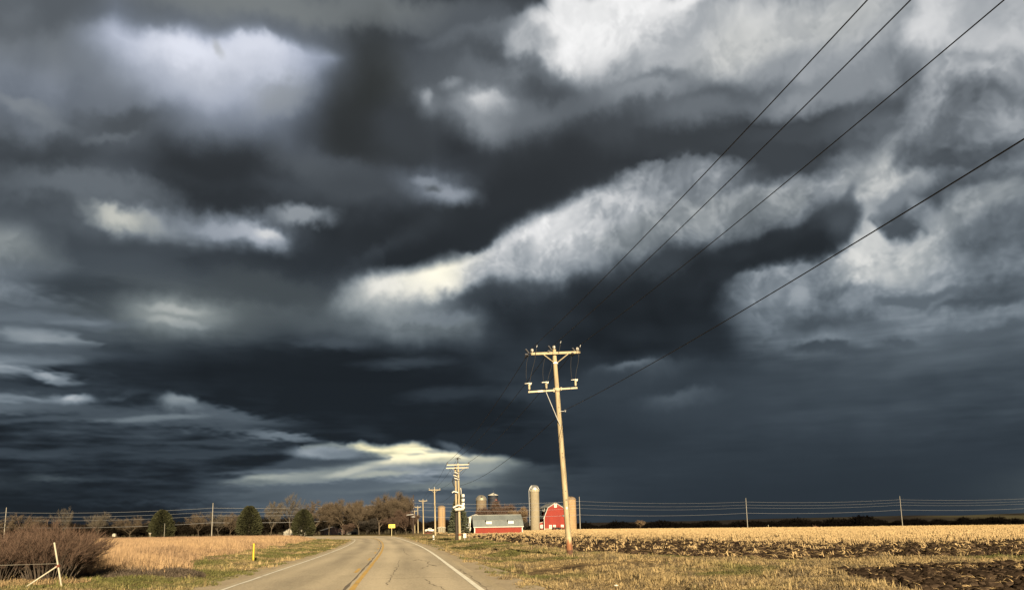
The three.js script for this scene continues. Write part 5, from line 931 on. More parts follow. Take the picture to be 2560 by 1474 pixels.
  new Soup().tube([V3(-0.85, 4.12, 0.3), V3(-0.2, 4.42, 0.3), V3(0.5, 4.3, 0.3)], 0.1, 8).build('standoff_arm', M.whiteClean, t);
  { const q = new Soup(); q.tube([V3(-0.62, 3.85, 0.28), V3(-0.6, 3.86, 0.28), V3(0.5, 3.95, 0.28), V3(0.52, 3.95, 0.28)], [0.12, 0.2, 0.2, 0.12], 12); q.box(0.4, 0.3, 0.4, 0.42, 4.12, 0.25); q.build('recloser_tank', M.whitePaint, t); }
  spans.left.push(V3(X - 1.55, Y + 9.85, Z)); spans.centre.push(V3(X - 0.2, Y + 10.45, Z)); spans.right.push(V3(X + 1.2, Y + 9.85, Z)); spans.low.push(V3(X + 0.15, Y + 6.9, Z));
}
{ // the plain ones further on
  const q = new Soup(), h = 10.1;
  const build = (t) => {
    new Soup().tube([V3(0, -0.5, 0), V3(-0.1, 5, 0), V3(-0.22, h, 0)], [0.2, 0.17, 0.13], 10).build('pole', M.pole, t);
    new Soup().box(2.5, 0.16, 0.12, -0.21, h - 0.35, 0.18).build('crossarm', M.arm, t);
    for (const s of [-1, 1]) new Soup().tube([V3(-0.21 + s * 0.7, h - 0.42, 0.2), V3(-0.21 + s * 0.08, h - 0.95, 0.15)], 0.03, 5).build('brace', M.arm, t);
    for (const x of [-1.35, -0.22, 0.93]) insulator(new Soup(), x, x === -0.22 ? h : h - 0.27, x === -0.22 ? 0 : 0.18, 1.2).build('insulator', M.porcelain, t);
  };
  const names = ['third power pole from the camera, beside the white marker', 'fourth power pole from the camera, left of the white pickup', 'fifth power pole from the camera, in front of brown brush', 'smallest and farthest power pole beside the dark pole'];
  let first;
  [[7.45, -180, 1], [6.8, -250, 1], [6.55, -315, 0.98], [6.5, -385, 0.98]].forEach(([x, z, k], i) => {
    const y = z < -200 ? 0 : land(x, z);
    if (!first) { first = thing('utility_pole', names[0] + ', pale wood with one crossarm', 'utility pole', x, y, z, 0, 'plain poles along the road'); build(first); }
    else copyOf(first, 'utility_pole', names[i] + ', pale wood with one crossarm', x, y, z, 0, k);
    spans.left.push(V3(x - 1.35, y + h * k - 0.05, z)); spans.centre.push(V3(x - 0.22, y + h * k + 0.25, z)); spans.right.push(V3(x + 0.93, y + h * k - 0.05, z)); spans.low.push(V3(x, y + 7, z));
  });
}
const sagged = (a, b, sag, n = 14) => Array.from({ length: n + 1 }, (_, i) => { const u = i / n, p = a.clone().lerp(b, u); p.y -= sag * 4 * u * (1 - u); return p; });
{
  const start = { left: V3(8.9, 11.15, 22), centre: V3(9.4, 11.4, 22), right: V3(11.3, 11.2, 22), low: V3(9.5, 7.8, 22) }, sag = { left: 0.75, centre: 0.85, right: 0.75, low: 0.68 };
  const names = { left: 'leftmost black overhead wire running from the top of the photo to the near pole', centre: 'second black overhead wire from the left, ending on top of the near pole', right: 'third black overhead wire from the left, reaching the right end of the crossarm', low: 'lowest black overhead wire, entering at the right edge and meeting the pole below its arms' };
  for (const k of Object.keys(spans)) {
    const q = new Soup(), p = [start[k], ...spans[k]];
    for (let i = 0; i + 1 < p.length; i++) q.tube(sagged(p[i], p[i + 1], i ? 0.7 : sag[k], i ? 12 : 40), i ? 0.016 : 0.0125, 6, false);
    tag(q.build('power_line', M.wire, scene), names[k], 'power line', 'wires of the roadside line'); scene.children[scene.children.length - 1].name = numbered('power_line');
  }
}
{ // the thin line that crosses the fields behind
  const build = (t, m) => { new Soup().tube([V3(0, -3, 0), V3(0, 10.6, 0)], [0.17, 0.1], 8).build('pole', m, t); for (const y of [9.0, 7.85, 6.9, 4.8]) new Soup().tube([V3(0, y, 0), V3(0, y + 0.04, 0.25)], 0.05, 5).build('insulator', M.galvanised, t); };
  const spots = [[-115.3, -262, 9.82, 'lone thin pole at the left edge behind the shrubs, carrying four wires'], [-55.4, -256, 10.17, 'lone pale pole between the first and second round evergreens, carrying four wires'], [3.45, -230, 10.8, 'dark brown pole rising from the brush right of the yellow sign'], [57.2, -262, 10.87, 'lone thin pole just right of the near power pole, by the tan silo'], [133.6, -308, 11.15, 'lone pale pole in the stubble, left one of the two on the right skyline'], [209.4, -325, 11.66, 'lone pale pole in the stubble, rightmost on the skyline']];
  const tops = []; let first;
  spots.forEach(([x, z, top, label], i) => {
    const t = first && i !== 2 ? copyOf(first, 'line_pole', label, x, top - 10.6, z) : thing('line_pole', label, 'pole', x, top - 10.6, z, 0, i === 2 ? undefined : 'poles of the thin line across the fields'); if (!first || i === 2) build(t, i === 2 ? M.darkPole : M.greyPole); if (!first) first = t;
    if (i === 2) { new Soup().box(1.9, 0.1, 0.1, -0.9, 5.2, 0.15, [0, 0, 0.08]).box(1, 0.1, 0.1, 0, 4.6, 0.15).build('side_arm', M.galvanised, t); }
    tops.push(i === 2 ? V3(3.9, 11.3, -270) : V3(x, top, z));   // the wires pass well behind the dark pole and the trees
  });
  tops.unshift(V3(-176, 9.6, -268)); tops.push(V3(290, 12, -340));
  for (const [dy, r, label] of [[1.5, 0.026, 'topmost pale thin wire strung across the fields'], [2.65, 0.024, 'second pale thin wire from the top strung across the fields'], [3.75, 0.024, 'third pale thin wire from the top strung across the fields'], [5.8, 0.034, 'lowest and thickest pale wire strung across the fields']]) {
    const q = new Soup(); for (let i = 0; i + 1 < tops.length; i++) q.tube(sagged(tops[i].clone().add(V3(0, -dy, 0.25)), tops[i + 1].clone().add(V3(0, -dy, 0.25)), 0.65), r, 4, false);
    const o = q.build('field_wire', M.paleWire, scene); o.name = numbered('field_wire'); tag(o, label, 'wire', 'wires of the thin line across the fields');
  }
}
// ---------- farm ----------
function siloShaft(t, r, h, m, hoops) { new Soup().lathe([[r * 1.02, -1.5], [r * 1.02, 0.2], [r, 0.3], [r, h]], 36, 0, 0, 0).build('shaft', m, t); const R = random(h * 10 | 0); for (let i = 0; i < hoops; i++) { const y = 0.5 + (h - 0.7) * Math.pow((i + 0.5) / hoops, 1.05) + 0.03 * R(); const g = new THREE.TorusGeometry(r + 0.01, 0.022, 4, 36); g.rotateX(Math.PI / 2); new Soup().geo(g, new THREE.Matrix4().makeTranslation(0, y, 0)).build('hoop', M.hoop, t); } }
function dome(t, r, h, y, m, ribs, name = 'dome') { const prof = []; for (let i = 0; i <= 12; i++) { const a = i / 12 * Math.PI / 2; prof.push([r * Math.cos(a) + 0.001, h * Math.sin(a)]); } new Soup().lathe(prof, 32, 0, y, 0).build(name, m, t); for (let k = 0; k < ribs; k++) { const a = k / ribs * Math.PI * 2, pts = []; for (let i = 0; i <= 8; i++) { const b = i / 8 * 1.5; pts.push(V3(Math.cos(a) * (r + 0.02) * Math.cos(b), y + (h + 0.02) * Math.sin(b), Math.sin(a) * (r + 0.02) * Math.cos(b))); } new Soup().tube(pts, 0.035, 4, false).build('dome_rib', m, t); } }
{
  const t = thing('silo', 'tall grey concrete silo with shiny ribbed metal dome, left of the red barn', 'silo', 48.55, -0.15, -299);
  siloShaft(t, 1.68, 14.5, M.stave, 30); dome(t, 1.76, 1.75, 15.0, M.domeMetal, 18);
  for (let k = 0; k < 22; k++) { const a = k / 22 * Math.PI * 2; new Soup().box(0.3, 0.62, 0.05, Math.sin(a) * 1.74, 14.72, Math.cos(a) * 1.74, [0, a, 0]).build('rim_panel', k % 2 ? M.paleYellow : M.whitePaint, t); }
  const pts = [V3(-1.98, 2.1, 0.4), V3(-2.04, 8, 0.4), V3(-2.1, 14.6, 0.4), V3(-1.95, 15.2, 0.4), V3(-1.5, 16.0, 0.3), V3(-0.9, 16.6, 0.2)];
  new Soup().tube(pts, [0.11, 0.11, 0.12, 0.15, 0.16, 0.13], 10).build('filler_pipe', M.galvanised, t);
  for (const y of [4, 8, 12]) new Soup().tube([V3(-2.0, y, 0.4), V3(-1.5, y, 0.4)], 0.04, 5).build('pipe_bracket', M.galvanised, t);
}
{
  const t = thing('silo', 'dull-domed old silo with a dark hatch, half hidden by bare trees behind the red shed', 'silo', 30, -0.1, -310);
  siloShaft(t, 1.95, 11.7, M.staveOld, 18); dome(t, 2.02, 2.0, 11.7, M.domeDull, 14);
  new Soup().cyl(0.3, 0.3, 0.14, -0.05, 12.95, 1.58, [Math.PI / 2 - 0.6, 0, 0]).build('hatch', M.dark, t); new Soup().box(0.7, 0.62, 0.12, 0, 12.2, 1.98).build('hatch_cover', M.paleYellow, t);
}
{
  const t = thing('silo', 'dark blue steel silo with a white conical roof behind the red shed', 'silo', 35.6, -0.1, -320);
  siloShaft(t, 1.93, 13.9, M.blueSteel, 8);
  new Soup().lathe([[2.05, 0], [2.05, 0.14], [0.25, 0.85], [0.25, 1.0], [0, 1.0]], 28, 0, 13.9, 0).build('roof', M.whitePaint, t);
  new Soup().tube([V3(0.05, 1, 2.06), V3(0.05, 15.9, 2.06)], 0.05, 5).tube([V3(0.35, 1, 2.06), V3(0.35, 15.1, 2.06)], 0.05, 5).build('ladder', M.darkSteel, t); { const q = new Soup(); for (let y = 1.5; y < 15; y += 0.5) q.box(0.3, 0.04, 0.04, 0.2, y, 2.06); structure(q.build('rungs', M.darkSteel, t), 'stuff'); }
  { const q = new Soup(), a = 0.52, c = V3(Math.sin(a) * 1.97, 12.1, Math.cos(a) * 1.97); for (let k = 0; k < 3; k++) { const pts = []; for (let i = 0; i <= 10; i++) { const b = i / 10 * Math.PI * 2; pts.push(c.clone().add(V3(Math.cos(a) * 0.5 * Math.cos(b) * (1 - k * 0.25), 0.2 * Math.sin(b) * (1 - k * 0.2) + k * 0.08, -Math.sin(a) * 0.5 * Math.cos(b) * (1 - k * 0.25) + 0.03 * k))); } q.tube(pts, 0.035, 4, false); } q.build('emblem', mat(0.4, 0.16, 0.12), t); }
}
{
  const t = thing('silo', 'smooth tan silo with a low brown dome, right of the near power pole', 'silo', 68.4, -1.0, -330);
  siloShaft(t, 2.15, 13.0, M.staveTan, 12); dome(t, 2.2, 1.35, 13.0, M.domeTan, 12); new Soup().cyl(0.24, 0.24, 0.14, -0.1, 14.1, 1.2, [0.7, 0, 0]).build('hatch', M.dark, t);
}
{
  const t = thing('silo', 'tan silo with a brown dome standing alone left of the spruce', 'silo', 18.5, 0.0, -380);
  siloShaft(t, 1.72, 10.9, M.staveTan, 10); dome(t, 1.76, 0.9, 10.9, M.domeTan, 10); new Soup().box(0.22, 10.4, 0.22, 0.35, 5.4, 1.72).build('chute', M.domeTan, t);
}
{ // gambrel barn, gable end to the camera
  const L = 20, t = thing('barn', 'big red gambrel barn with white trim, gable end facing the road', 'barn', 56.45, -0.15, -300);
  const half = [[4.37, 4.7], [4.05, 5.65], [3.45, 7.1], [2.94, 8.45], [0, 10.28]], right = half.map(([x, y]) => [x, y]), left = half.slice(0, -1).reverse().map(([x, y]) => [-x, y]);
  new Soup().prism([[-4.33, 1.05], [4.33, 1.05], ...right, ...left], -0.25, 0).build('gable_wall', M.barnRed, t);
  new Soup().box(8.74, 1.55, 0.32, 0, 0.27, -0.12).build('stone_foundation', M.stone, t);
  new Soup().box(0.25, 4.7, L - 0.3, 4.2, 2.35, -L / 2 - 0.1).build('side_wall', M.barnRed, t); new Soup().box(0.25, 3.4, L - 0.3, -4.2, 1.7, -L / 2 - 0.1).build('side_wall', M.barnRed, t);
  new Soup().prism([[-4.33, 0], [4.33, 0], ...right, ...left], -L, -L + 0.25).build('gable_wall', M.barnRed, t);
  const roof = (a, b, z0, z1, m, name = 'roof_panel') => { const n = V3(-(b[1] - a[1]), b[0] - a[0], 0).normalize(), th = 0.12; if (n.y < 0) n.negate(); const p = (q, z, k) => V3(q[0] + n.x * k, q[1] + n.y * k, z); const q = new Soup(); const A = p(a, z0, th), B = p(b, z0, th), C = p(b, z1, th), D = p(a, z1, th), a0 = p(a, z0, 0.02), b0 = p(b, z0, 0.02), c0 = p(b, z1, 0.02), d0 = p(a, z1, 0.02); q.quad(A, B, C, D, n).quad(a0, b0, c0, d0, n.clone().negate()).quad(A, B, b0, a0).quad(C, D, d0, c0).quad(B, C, c0, b0).quad(D, A, a0, d0); for (let i = 0; i < q.u.length / 2; i++) { q.u[i * 2] = q.p[i * 3 + 2]; } return q.build(name, m, t); };
  for (const s of [1, -1]) {
    const h = half.map(([x, y]) => [x * s, y]); roof(h[3], h[4], 0.3, -L - 0.3, M.roofPale);
    for (let i = 0; i < 3; i++) { const lo = i === 0 ? [h[0][0] * 1.06, h[0][1] - 0.25] : h[i]; if (s > 0) roof(lo, h[i + 1], 0.3, -L - 0.3, M.roofMetal); else { roof(lo, h[i + 1], 0.3, -2.4, M.roofMetal); if (i === 0) roof(lo, h[i + 1], -2.4, -9, M.roofMetal); roof(lo, h[i + 1], -9, -L - 0.3, M.roofMetal); } }
  }
  for (const [z, y, k, tone] of [[-4.2, 7.6, 0.5, M.roofPale], [-5.6, 7.9, 0.3, M.whitePaint]]) { const o = roof([-3.5 - 0.3 * k, y - 0.6], [-3.0, y + 0.5], z + 0.7, z - 0.6, tone, 'torn_sheet'); o.userData.label = 'torn pale sheet in the hole of the roof'; }
  for (const s of [1, -1]) for (let i = 0; i + 1 < half.length; i++) { const a = half[i], b = half[i + 1], lx = Math.hypot(b[0] - a[0], b[1] - a[1]); new Soup().box(lx + 0.06, 0.24, 0.06, s * (a[0] + b[0]) / 2, (a[1] + b[1]) / 2 - 0.02, 0.06, [0, 0, Math.atan2((b[1] - a[1]), s * (b[0] - a[0]))]).build('trim_board', M.whitePaint, t); }
  new Soup().box(0.2, 4.7, 0.08, -4.34, 2.4, 0.06).build('corner_board', M.whitePaint, t); new Soup().box(0.2, 4.7, 0.08, 4.34, 2.4, 0.06).build('corner_board', M.whitePaint, t);
  const window = (x, y, w, h, z = 0) => { const f = new Soup(); f.box(w, 0.17, 0.08, x, y + h / 2, z + 0.05).box(w, 0.17, 0.08, x, y - h / 2, z + 0.05).box(0.17, h - 0.17, 0.08, x - w / 2 + 0.085, y, z + 0.05).box(0.17, h - 0.17, 0.08, x + w / 2 - 0.085, y, z + 0.05); const o = f.build('window', M.whiteClean, t); new Soup().box(w - 0.3, h - 0.16, 0.03, x, y, z + 0.02).build('pane', M.houseWall, o); new Soup().box(0.06, h - 0.2, 0.05, x, y, z + 0.05).build('glazing_bar', M.whiteClean, o); };
  window(0, 9.2, 0.95, 1.1); window(-2.05, 1.62, 0.98, 1.05); window(-0.57, 1.62, 0.98, 1.05); window(2.35, 1.62, 0.98, 1.05);
  new Soup().box(0.34, 0.2, 0.05, 0.02, 9.75, 0.1).build('hay_hood', M.whitePaint, t);
  // low wing on the left
  new Soup().prism([[-7.2, 0], [-4.35, 0], [-4.35, 3.3], [-7.2, 2.5]], -9, -1.6).build('wing', M.barnRed, t); { const q = new Soup(); q.box(3.1, 0.12, 7.8, -5.8, 3.02, -5.3, [0, 0, 0.27]); q.build('wing_roof', M.whitePaint, t); }
  window(-5.05, 1.75, 0.95, 1.05, -1.58); new Soup().box(0.55, 1.2, 0.06, -5.4, 0.55, -1.57).build('door', M.dark, t);
}
{ // long low shed
  const t = thing('shed', 'long low red shed with grey metal roof and two small dormers', 'shed', 25.85, 0, -220), W = 13;
  const y0 = 0.05;
  new Soup().box(W, 1.9, 0.2, 0, y0 + 0.75, -0.1).build('front_wall', M.shedRed, t); new Soup().box(W, 2.2, 0.2, 0, y0 + 0.9, -9).build('back_wall', M.shedRed, t);
  for (const s of [-1, 1]) new Soup().prism([[0, -0.2], [9, -0.2], [9, 1.7], [7.3, 3.3], [4.5, 4.7], [1.7, 3.3], [0, 1.7]], -0.1, 0.1).build('gable_wall', s < 0 ? M.dark : M.shedRed, t);  // left gable near-black instead of red: its shade is painted into the wall
  t.children.filter((c) => c.name === 'gable_wall').forEach((c, i) => { c.rotation.y = Math.PI / 2; c.position.set(i ? W / 2 - 0.1 : -W / 2 + 0.1, y0, 0); });
  const slope = (z0, y0a, z1, y1, m, name) => { const q = new Soup(), a = V3(-W / 2 - 0.25, y0a, z0), b = V3(W / 2 + 0.25, y0a, z0), c = V3(W / 2 + 0.25, y1, z1), d = V3(-W / 2 - 0.25, y1, z1), n = V3(0, Math.abs(z1 - z0), (y1 - y0a) * Math.sign(z0 - z1)).normalize(), dn = n.clone().multiplyScalar(-0.1); q.quad(a, b, c, d, n); q.quad(a.clone().add(dn), b.clone().add(dn), c.clone().add(dn), d.clone().add(dn), n.clone().negate()); q.quad(a, b, b.clone().add(dn), a.clone().add(dn)).quad(b, c, c.clone().add(dn), b.clone().add(dn)).quad(c, d, d.clone().add(dn), c.clone().add(dn)).quad(d, a, a.clone().add(dn), d.clone().add(dn)); for (let i = 0; i < q.u.length / 2; i++) { q.u[i * 2] = q.p[i * 3]; q.u[i * 2 + 1] = q.p[i * 3 + 1]; } return q.build(name, m, t); };
  slope(0.35, 1.72, -1.5, 3.42, M.roofMetal, 'lower_roof'); slope(-1.42, 3.42, -4.5, 4.85, M.roofMetal, 'upper_roof'); slope(-9.35, 1.72, -7.5, 3.42, M.roofMetal, 'lower_roof'); slope(-7.5, 3.42, -4.5, 4.85, M.roofMetal, 'upper_roof');
  new Soup().box(W + 0.5, 0.06, 0.1, 0, 3.43, -1.36).build('roof_break', M.roofPale, t); new Soup().box(W + 0.5, 0.12, 0.3, 0, 4.88, -4.5).build('ridge_cap', M.roofPale, t);
  new Soup().box(W + 0.5, 0.2, 0.08, 0, 1.66, 0.3).build('fascia', M.whitePaint, t); for (const x of [-W / 2 + 0.12, W / 2 - 0.12]) new Soup().box(0.26, 1.75, 0.06, x, 0.75, 0.04).build('corner_board', M.whitePaint, t);
  new Soup().box(W, 0.14, 0.05, 0, 0.02, 0.03).build('sill_board', M.housePink, t);
  for (const x of [-2.55, 3.35]) {
    const d = new Soup(); d.box(1.5, 0.95, 1.6, x, 2.95, -1.05); const o = d.build('dormer', M.roofMetal, t);
    new Soup().box(1.66, 0.1, 1.8, x, 3.47, -0.95, [0.08, 0, 0]).build('dormer_roof', M.roofMetal, o); new Soup().box(1.5, 0.62, 0.05, x, 2.78, -0.22).build('window', M.whiteClean, o);
    for (let k = -1; k <= 1; k++) new Soup().box(0.26, 0.36, 0.03, x + k * 0.46, 2.8, -0.185).build('pane', M.galvanised, o);
  }
}
function hut(name, label, category, x, y, z, w, h, d, rise, wall, roofM, turn = 0, extra) {
  const t = thing(name, label, category, x, y, z, turn);
  new Soup().prism([[-w / 2, -0.4], [w / 2, -0.4], [w / 2, h], [0, h + rise], [-w / 2, h]], -d, 0).build('walls', wall, t);
  for (const s of [-1, 1]) { const l = Math.hypot(w / 2 + 0.3, rise * (1 + 0.6 / w)); new Soup().box(l, 0.12, d + 0.5, s * (w / 4 + 0.08), h + rise / 2 + 0.04, -d / 2, [0, 0, -s * Math.atan2(rise, w / 2)]).build('roof', roofM, t); }
  if (extra) extra(t); return t;
}
const smallWindow = (t, x, y, w, h) => { const o = new Soup().box(w, h, 0.08, x, y, 0.03).build('window', M.whiteClean, t); new Soup().box(w - 0.2, h - 0.2, 0.03, x, y, 0.07).build('pane', M.glass, o); };
hut('farm_building', 'small white gabled building peeping over the red shed roof', 'building', 23.6, 0, -262, 4.4, 4.7, 8, 0.95, M.whitePaint, M.whitePaint);
hut('small_shed', 'little pale shed with a white roof left of the spruce', 'shed', 14.6, -0.2, -300, 2.6, 1.9, 2.5, 0.3, M.wallPale, M.whitePaint, 0, (t) => { for (const x of [-1.1, -0.4, 0.4, 1.1]) new Soup().box(0.1, 2.0, 0.08, x, 0.9, 0.03).build('post', M.bark, t); });
hut('white_shed', 'small bluish white shed between the spruce and the red shed', 'shed', 21.0, 0.5, -262, 1.25, 2.5, 2, 0.25, mat(0.42, 0.46, 0.5, { map: rep(stain, 0.5) }), M.whitePaint, 0, (t) => new Soup().box(0.5, 1.5, 0.06, 0.1, 0.9, 0.03).build('door', M.galvanised, t));
{ const t = thing('low_wall', 'long low pale wall at the foot of the spruce', 'wall', 17.8, 0.3, -250); new Soup().box(5.4, 1.1, 0.25, 0, 0.4, 0).build('wall', M.wallPale, t); new Soup().box(5.5, 0.08, 0.32, 0, 0.98, 0).build('coping', M.stone, t); for (const x of [-2.7, -1.35, 0, 1.35, 2.7]) new Soup().box(0.16, 1.15, 0.3, x, 0.42, 0.02).build('post', M.stone, t); }
// houses among the bare trees
hut('house', 'white gabled house behind the tallest open bare tree', 'house', -35.6, -2.0, -290, 7.5, 3.2, 9, 2.2, M.houseWall, M.roofShingle, 0, (t) => { smallWindow(t, -1.6, 1.6, 1, 1.3); smallWindow(t, 1.4, 1.6, 1, 1.3); new Soup().box(1, 2.1, 0.08, 0.1, 0.9, 0.03).build('door', M.roofShingle, t); });
hut('garage', 'pale gabled outbuilding left of the third evergreen', 'garage', -30.6, -1.7, -282, 3.4, 3.0, 6, 1.5, M.houseWall, M.roofShingle, 0, (t) => new Soup().box(2.3, 2, 0.07, 0, 0.9, 0.03).build('garage_door', M.whitePaint, t));
hut('house', 'pinkish low house under the round full bare tree', 'house', -22.0, -1.0, -285, 7, 2.4, 8, 1.2, M.housePink, M.roofShingle, 0.25, (t) => { smallWindow(t, -1.9, 1.3, 1.3, 1.1); smallWindow(t, 1.7, 1.3, 1.1, 1.1); });
hut('garage', 'low white outbuilding right of the pinkish house', 'garage', -15.8, -0.6, -282, 4.4, 1.9, 5, 0.6, M.houseWall, M.whitePaint, 0.1, (t) => new Soup().box(1.6, 1.5, 0.07, 0.5, 0.7, 0.03).build('garage_door', M.dark, t));
// ---------- small things by the road ----------
{ const t = thing('arrow_sign', 'yellow rectangular arrow sign on a pale post at the outside of the bend', 'road sign', -1.75, 0.15, -166); new Soup().tube([V3(0, -0.3, 0), V3(0, 1.9, 0)], 0.055, 8).build('post', M.paleYellow, t);
  const sh = new THREE.Shape(), w = 0.63, h = 0.35, r = 0.06; sh.moveTo(-w + r, -h); sh.lineTo(w - r, -h); sh.quadraticCurveTo(w, -h, w, -h + r); sh.lineTo(w, h - r); sh.quadraticCurveTo(w, h, w - r, h); sh.lineTo(-w + r, h); sh.quadraticCurveTo(-w, h, -w, h - r); sh.lineTo(-w, -h + r); sh.quadraticCurveTo(-w, -h, -w + r, -h);
  new Soup().geo(new THREE.ExtrudeGeometry(sh, { depth: 0.02, bevelEnabled: false }), new THREE.Matrix4().makeTranslation(0.03, 2.0, 0.06)).build('plate', M.signYellow, t);
  const a = new THREE.Shape([[-0.42, 0], [-0.2, 0.15], [-0.2, 0.05], [0.4, 0.05], [0.4, -0.05], [-0.2, -0.05], [-0.2, -0.15]].map(([x, y]) => new THREE.Vector2(x, y))); new Soup().geo(new THREE.ExtrudeGeometry(a, { depth: 0.004, bevelEnabled: false }), new THREE.Matrix4().makeTranslation(0.03, 2.0, 0.084)).build('arrow', M.signBlack, t); }
{ const t = thing('marker_post', 'slim yellow marker post in the grass left of the road', 'marker post', -8.1, land(-8.1, -48), -48); new Soup().tube([V3(0, -0.2, 0), V3(0, 0.98, 0)], 0.052, 12).build('post', M.yellow, t); new Soup().lathe([[0.066, 0], [0.066, 0.03], [0.03, 0.06], [0, 0.065]], 12, 0, 0.97, 0).build('cap', M.yellow, t); }
{ const t = thing('fence_post', 'leaning white post with a slanted white brace in front of the shrubs', 'fence post', -10.1, 0, -27); const a = V3(0, -0.15, 0), b = V3(-0.34, 1.33, 0); new Soup().tube([a, b], 0.027, 10).build('post', M.oldWhite, t); const j = a.clone().lerp(b, 0.52); new Soup().tube([j.clone().add(V3(-0.02, 0, 0.03)), V3(-1.15, -0.12, 0.35)], 0.022, 8).build('brace', M.oldWhite, t); new Soup().tube([j.clone().add(V3(-0.06, -0.03, 0.01)), j.clone().add(V3(0.05, 0.03, 0.01))], 0.045, 8).build('clamp', M.rust, t);
  const w = thing('fence_wire', 'thin single fence wire running left from the white post', 'wire', -10.3, 0.72, -27); part('wire', new Soup().tube(sagged(V3(0, -0.02, 0), V3(-8, 0, -0.2), 0.03), 0.005, 4, false).geometry(), M.greyPole, w); }
{ const t = thing('mailbox', 'small white box on a post across the road, right of the shrubs', 'mailbox', -74.6, 0.1, -231); new Soup().box(0.14, 1.2, 0.14, 0, 0.4, 0).build('post', M.bark, t); const s = new THREE.Shape(); s.absarc(0, 0, 0.4, 0, Math.PI); s.lineTo(-0.4, -0.4); s.lineTo(0.4, -0.4); new Soup().geo(new THREE.ExtrudeGeometry(s, { depth: 0.9, bevelEnabled: false }), new THREE.Matrix4().makeTranslation(0, 1.2, -0.45)).build('box', M.houseWall, t); }
{ const t = thing('bird_house', 'thin post with a small flat-topped box across the road, left of the first evergreen', 'bird house', -66.2, 0.1, -233); new Soup().box(0.12, 1.6, 0.12, 0, 0.6, 0).build('post', M.greyPole, t); new Soup().box(0.62, 0.16, 0.5, 0, 1.52, 0).build('roof', M.greyPole, t); new Soup().box(0.36, 0.3, 0.34, 0, 1.3, 0).build('box', M.stone, t); }
{ const t = thing('thin_pole', 'thin bare pole just left of the first round evergreen', 'pole', -64.5, 0, -240); new Soup().tube([V3(0, -0.3, 0), V3(0, 4.2, 0)], [0.07, 0.05], 6).build('pole', M.greyPole, t); }
{ const t = thing('white_marker', 'stubby white marker post at the foot of the third power pole', 'marker post', 4.75, land(4.75, -122) - 0.05, -122); new Soup().tube([V3(0.06, -0.1, 0), V3(0, 0.66, 0)], [0.15, 0.14], 12).build('post', M.whiteClean, t); new Soup().lathe([[0.15, 0], [0.13, 0.08], [0, 0.12]], 12, 0, 0.66, 0).build('cap', M.whitePaint, t); }
{ const t = thing('utility_box', 'small white box on a short leg at the foot of the second power pole', 'utility box', 7.95, land(7.95, -104), -104); new Soup().box(0.08, 0.5, 0.08, 0, 0.2, 0).build('leg', M.greyPole, t); new Soup().box(0.36, 0.52, 0.24, 0, 0.62, 0).build('cabinet', M.whiteClean, t); new Soup().box(0.26, 0.34, 0.02, 0, 0.62, 0.13).build('door', M.whitePaint, t); }
{ const t = thing('guy_stake', 'thin pinkish leaning stake right of the second power pole', 'stake', 8.35, land(8.35, -102), -102); new Soup().tube([V3(0.12, -0.1, 0), V3(-0.1, 0.62, 0)], 0.022, 6).build('stake', M.housePink, t); new Soup().tube([V3(-0.1, 0.62, 0), V3(-0.13, 0.72, 0)], 0.028, 6).build('tip', M.whitePaint, t); }
for (const [x, z, label] of [[6.0, -23, 'crumpled white scrap lying in the grass near the bottom of the photo'], [5.2, -36.8, 'tiny white scrap in the grass left of the near power pole']]) { const g = new THREE.IcosahedronGeometry(0.045, 1), P = g.attributes.position; for (let i = 0; i < P.count; i++) { const k = 0.7 + 0.6 * Math.abs(gnoise(P.getX(i) * 31 + x, P.getY(i) * 31 + P.getZ(i) * 17, 500, 0)) * 2; P.setXYZ(i, P.getX(i) * k * 1.3, P.getY(i) * k * 0.6, P.getZ(i) * k); } g.computeVertexNormals(); const o = part(numbered('paper_scrap'), g, M.whiteClean, scene); o.position.set(x + (x < 4 ? 0 : 0), land(x, z) + 0.12, z); tag(o, label, 'litter'); }
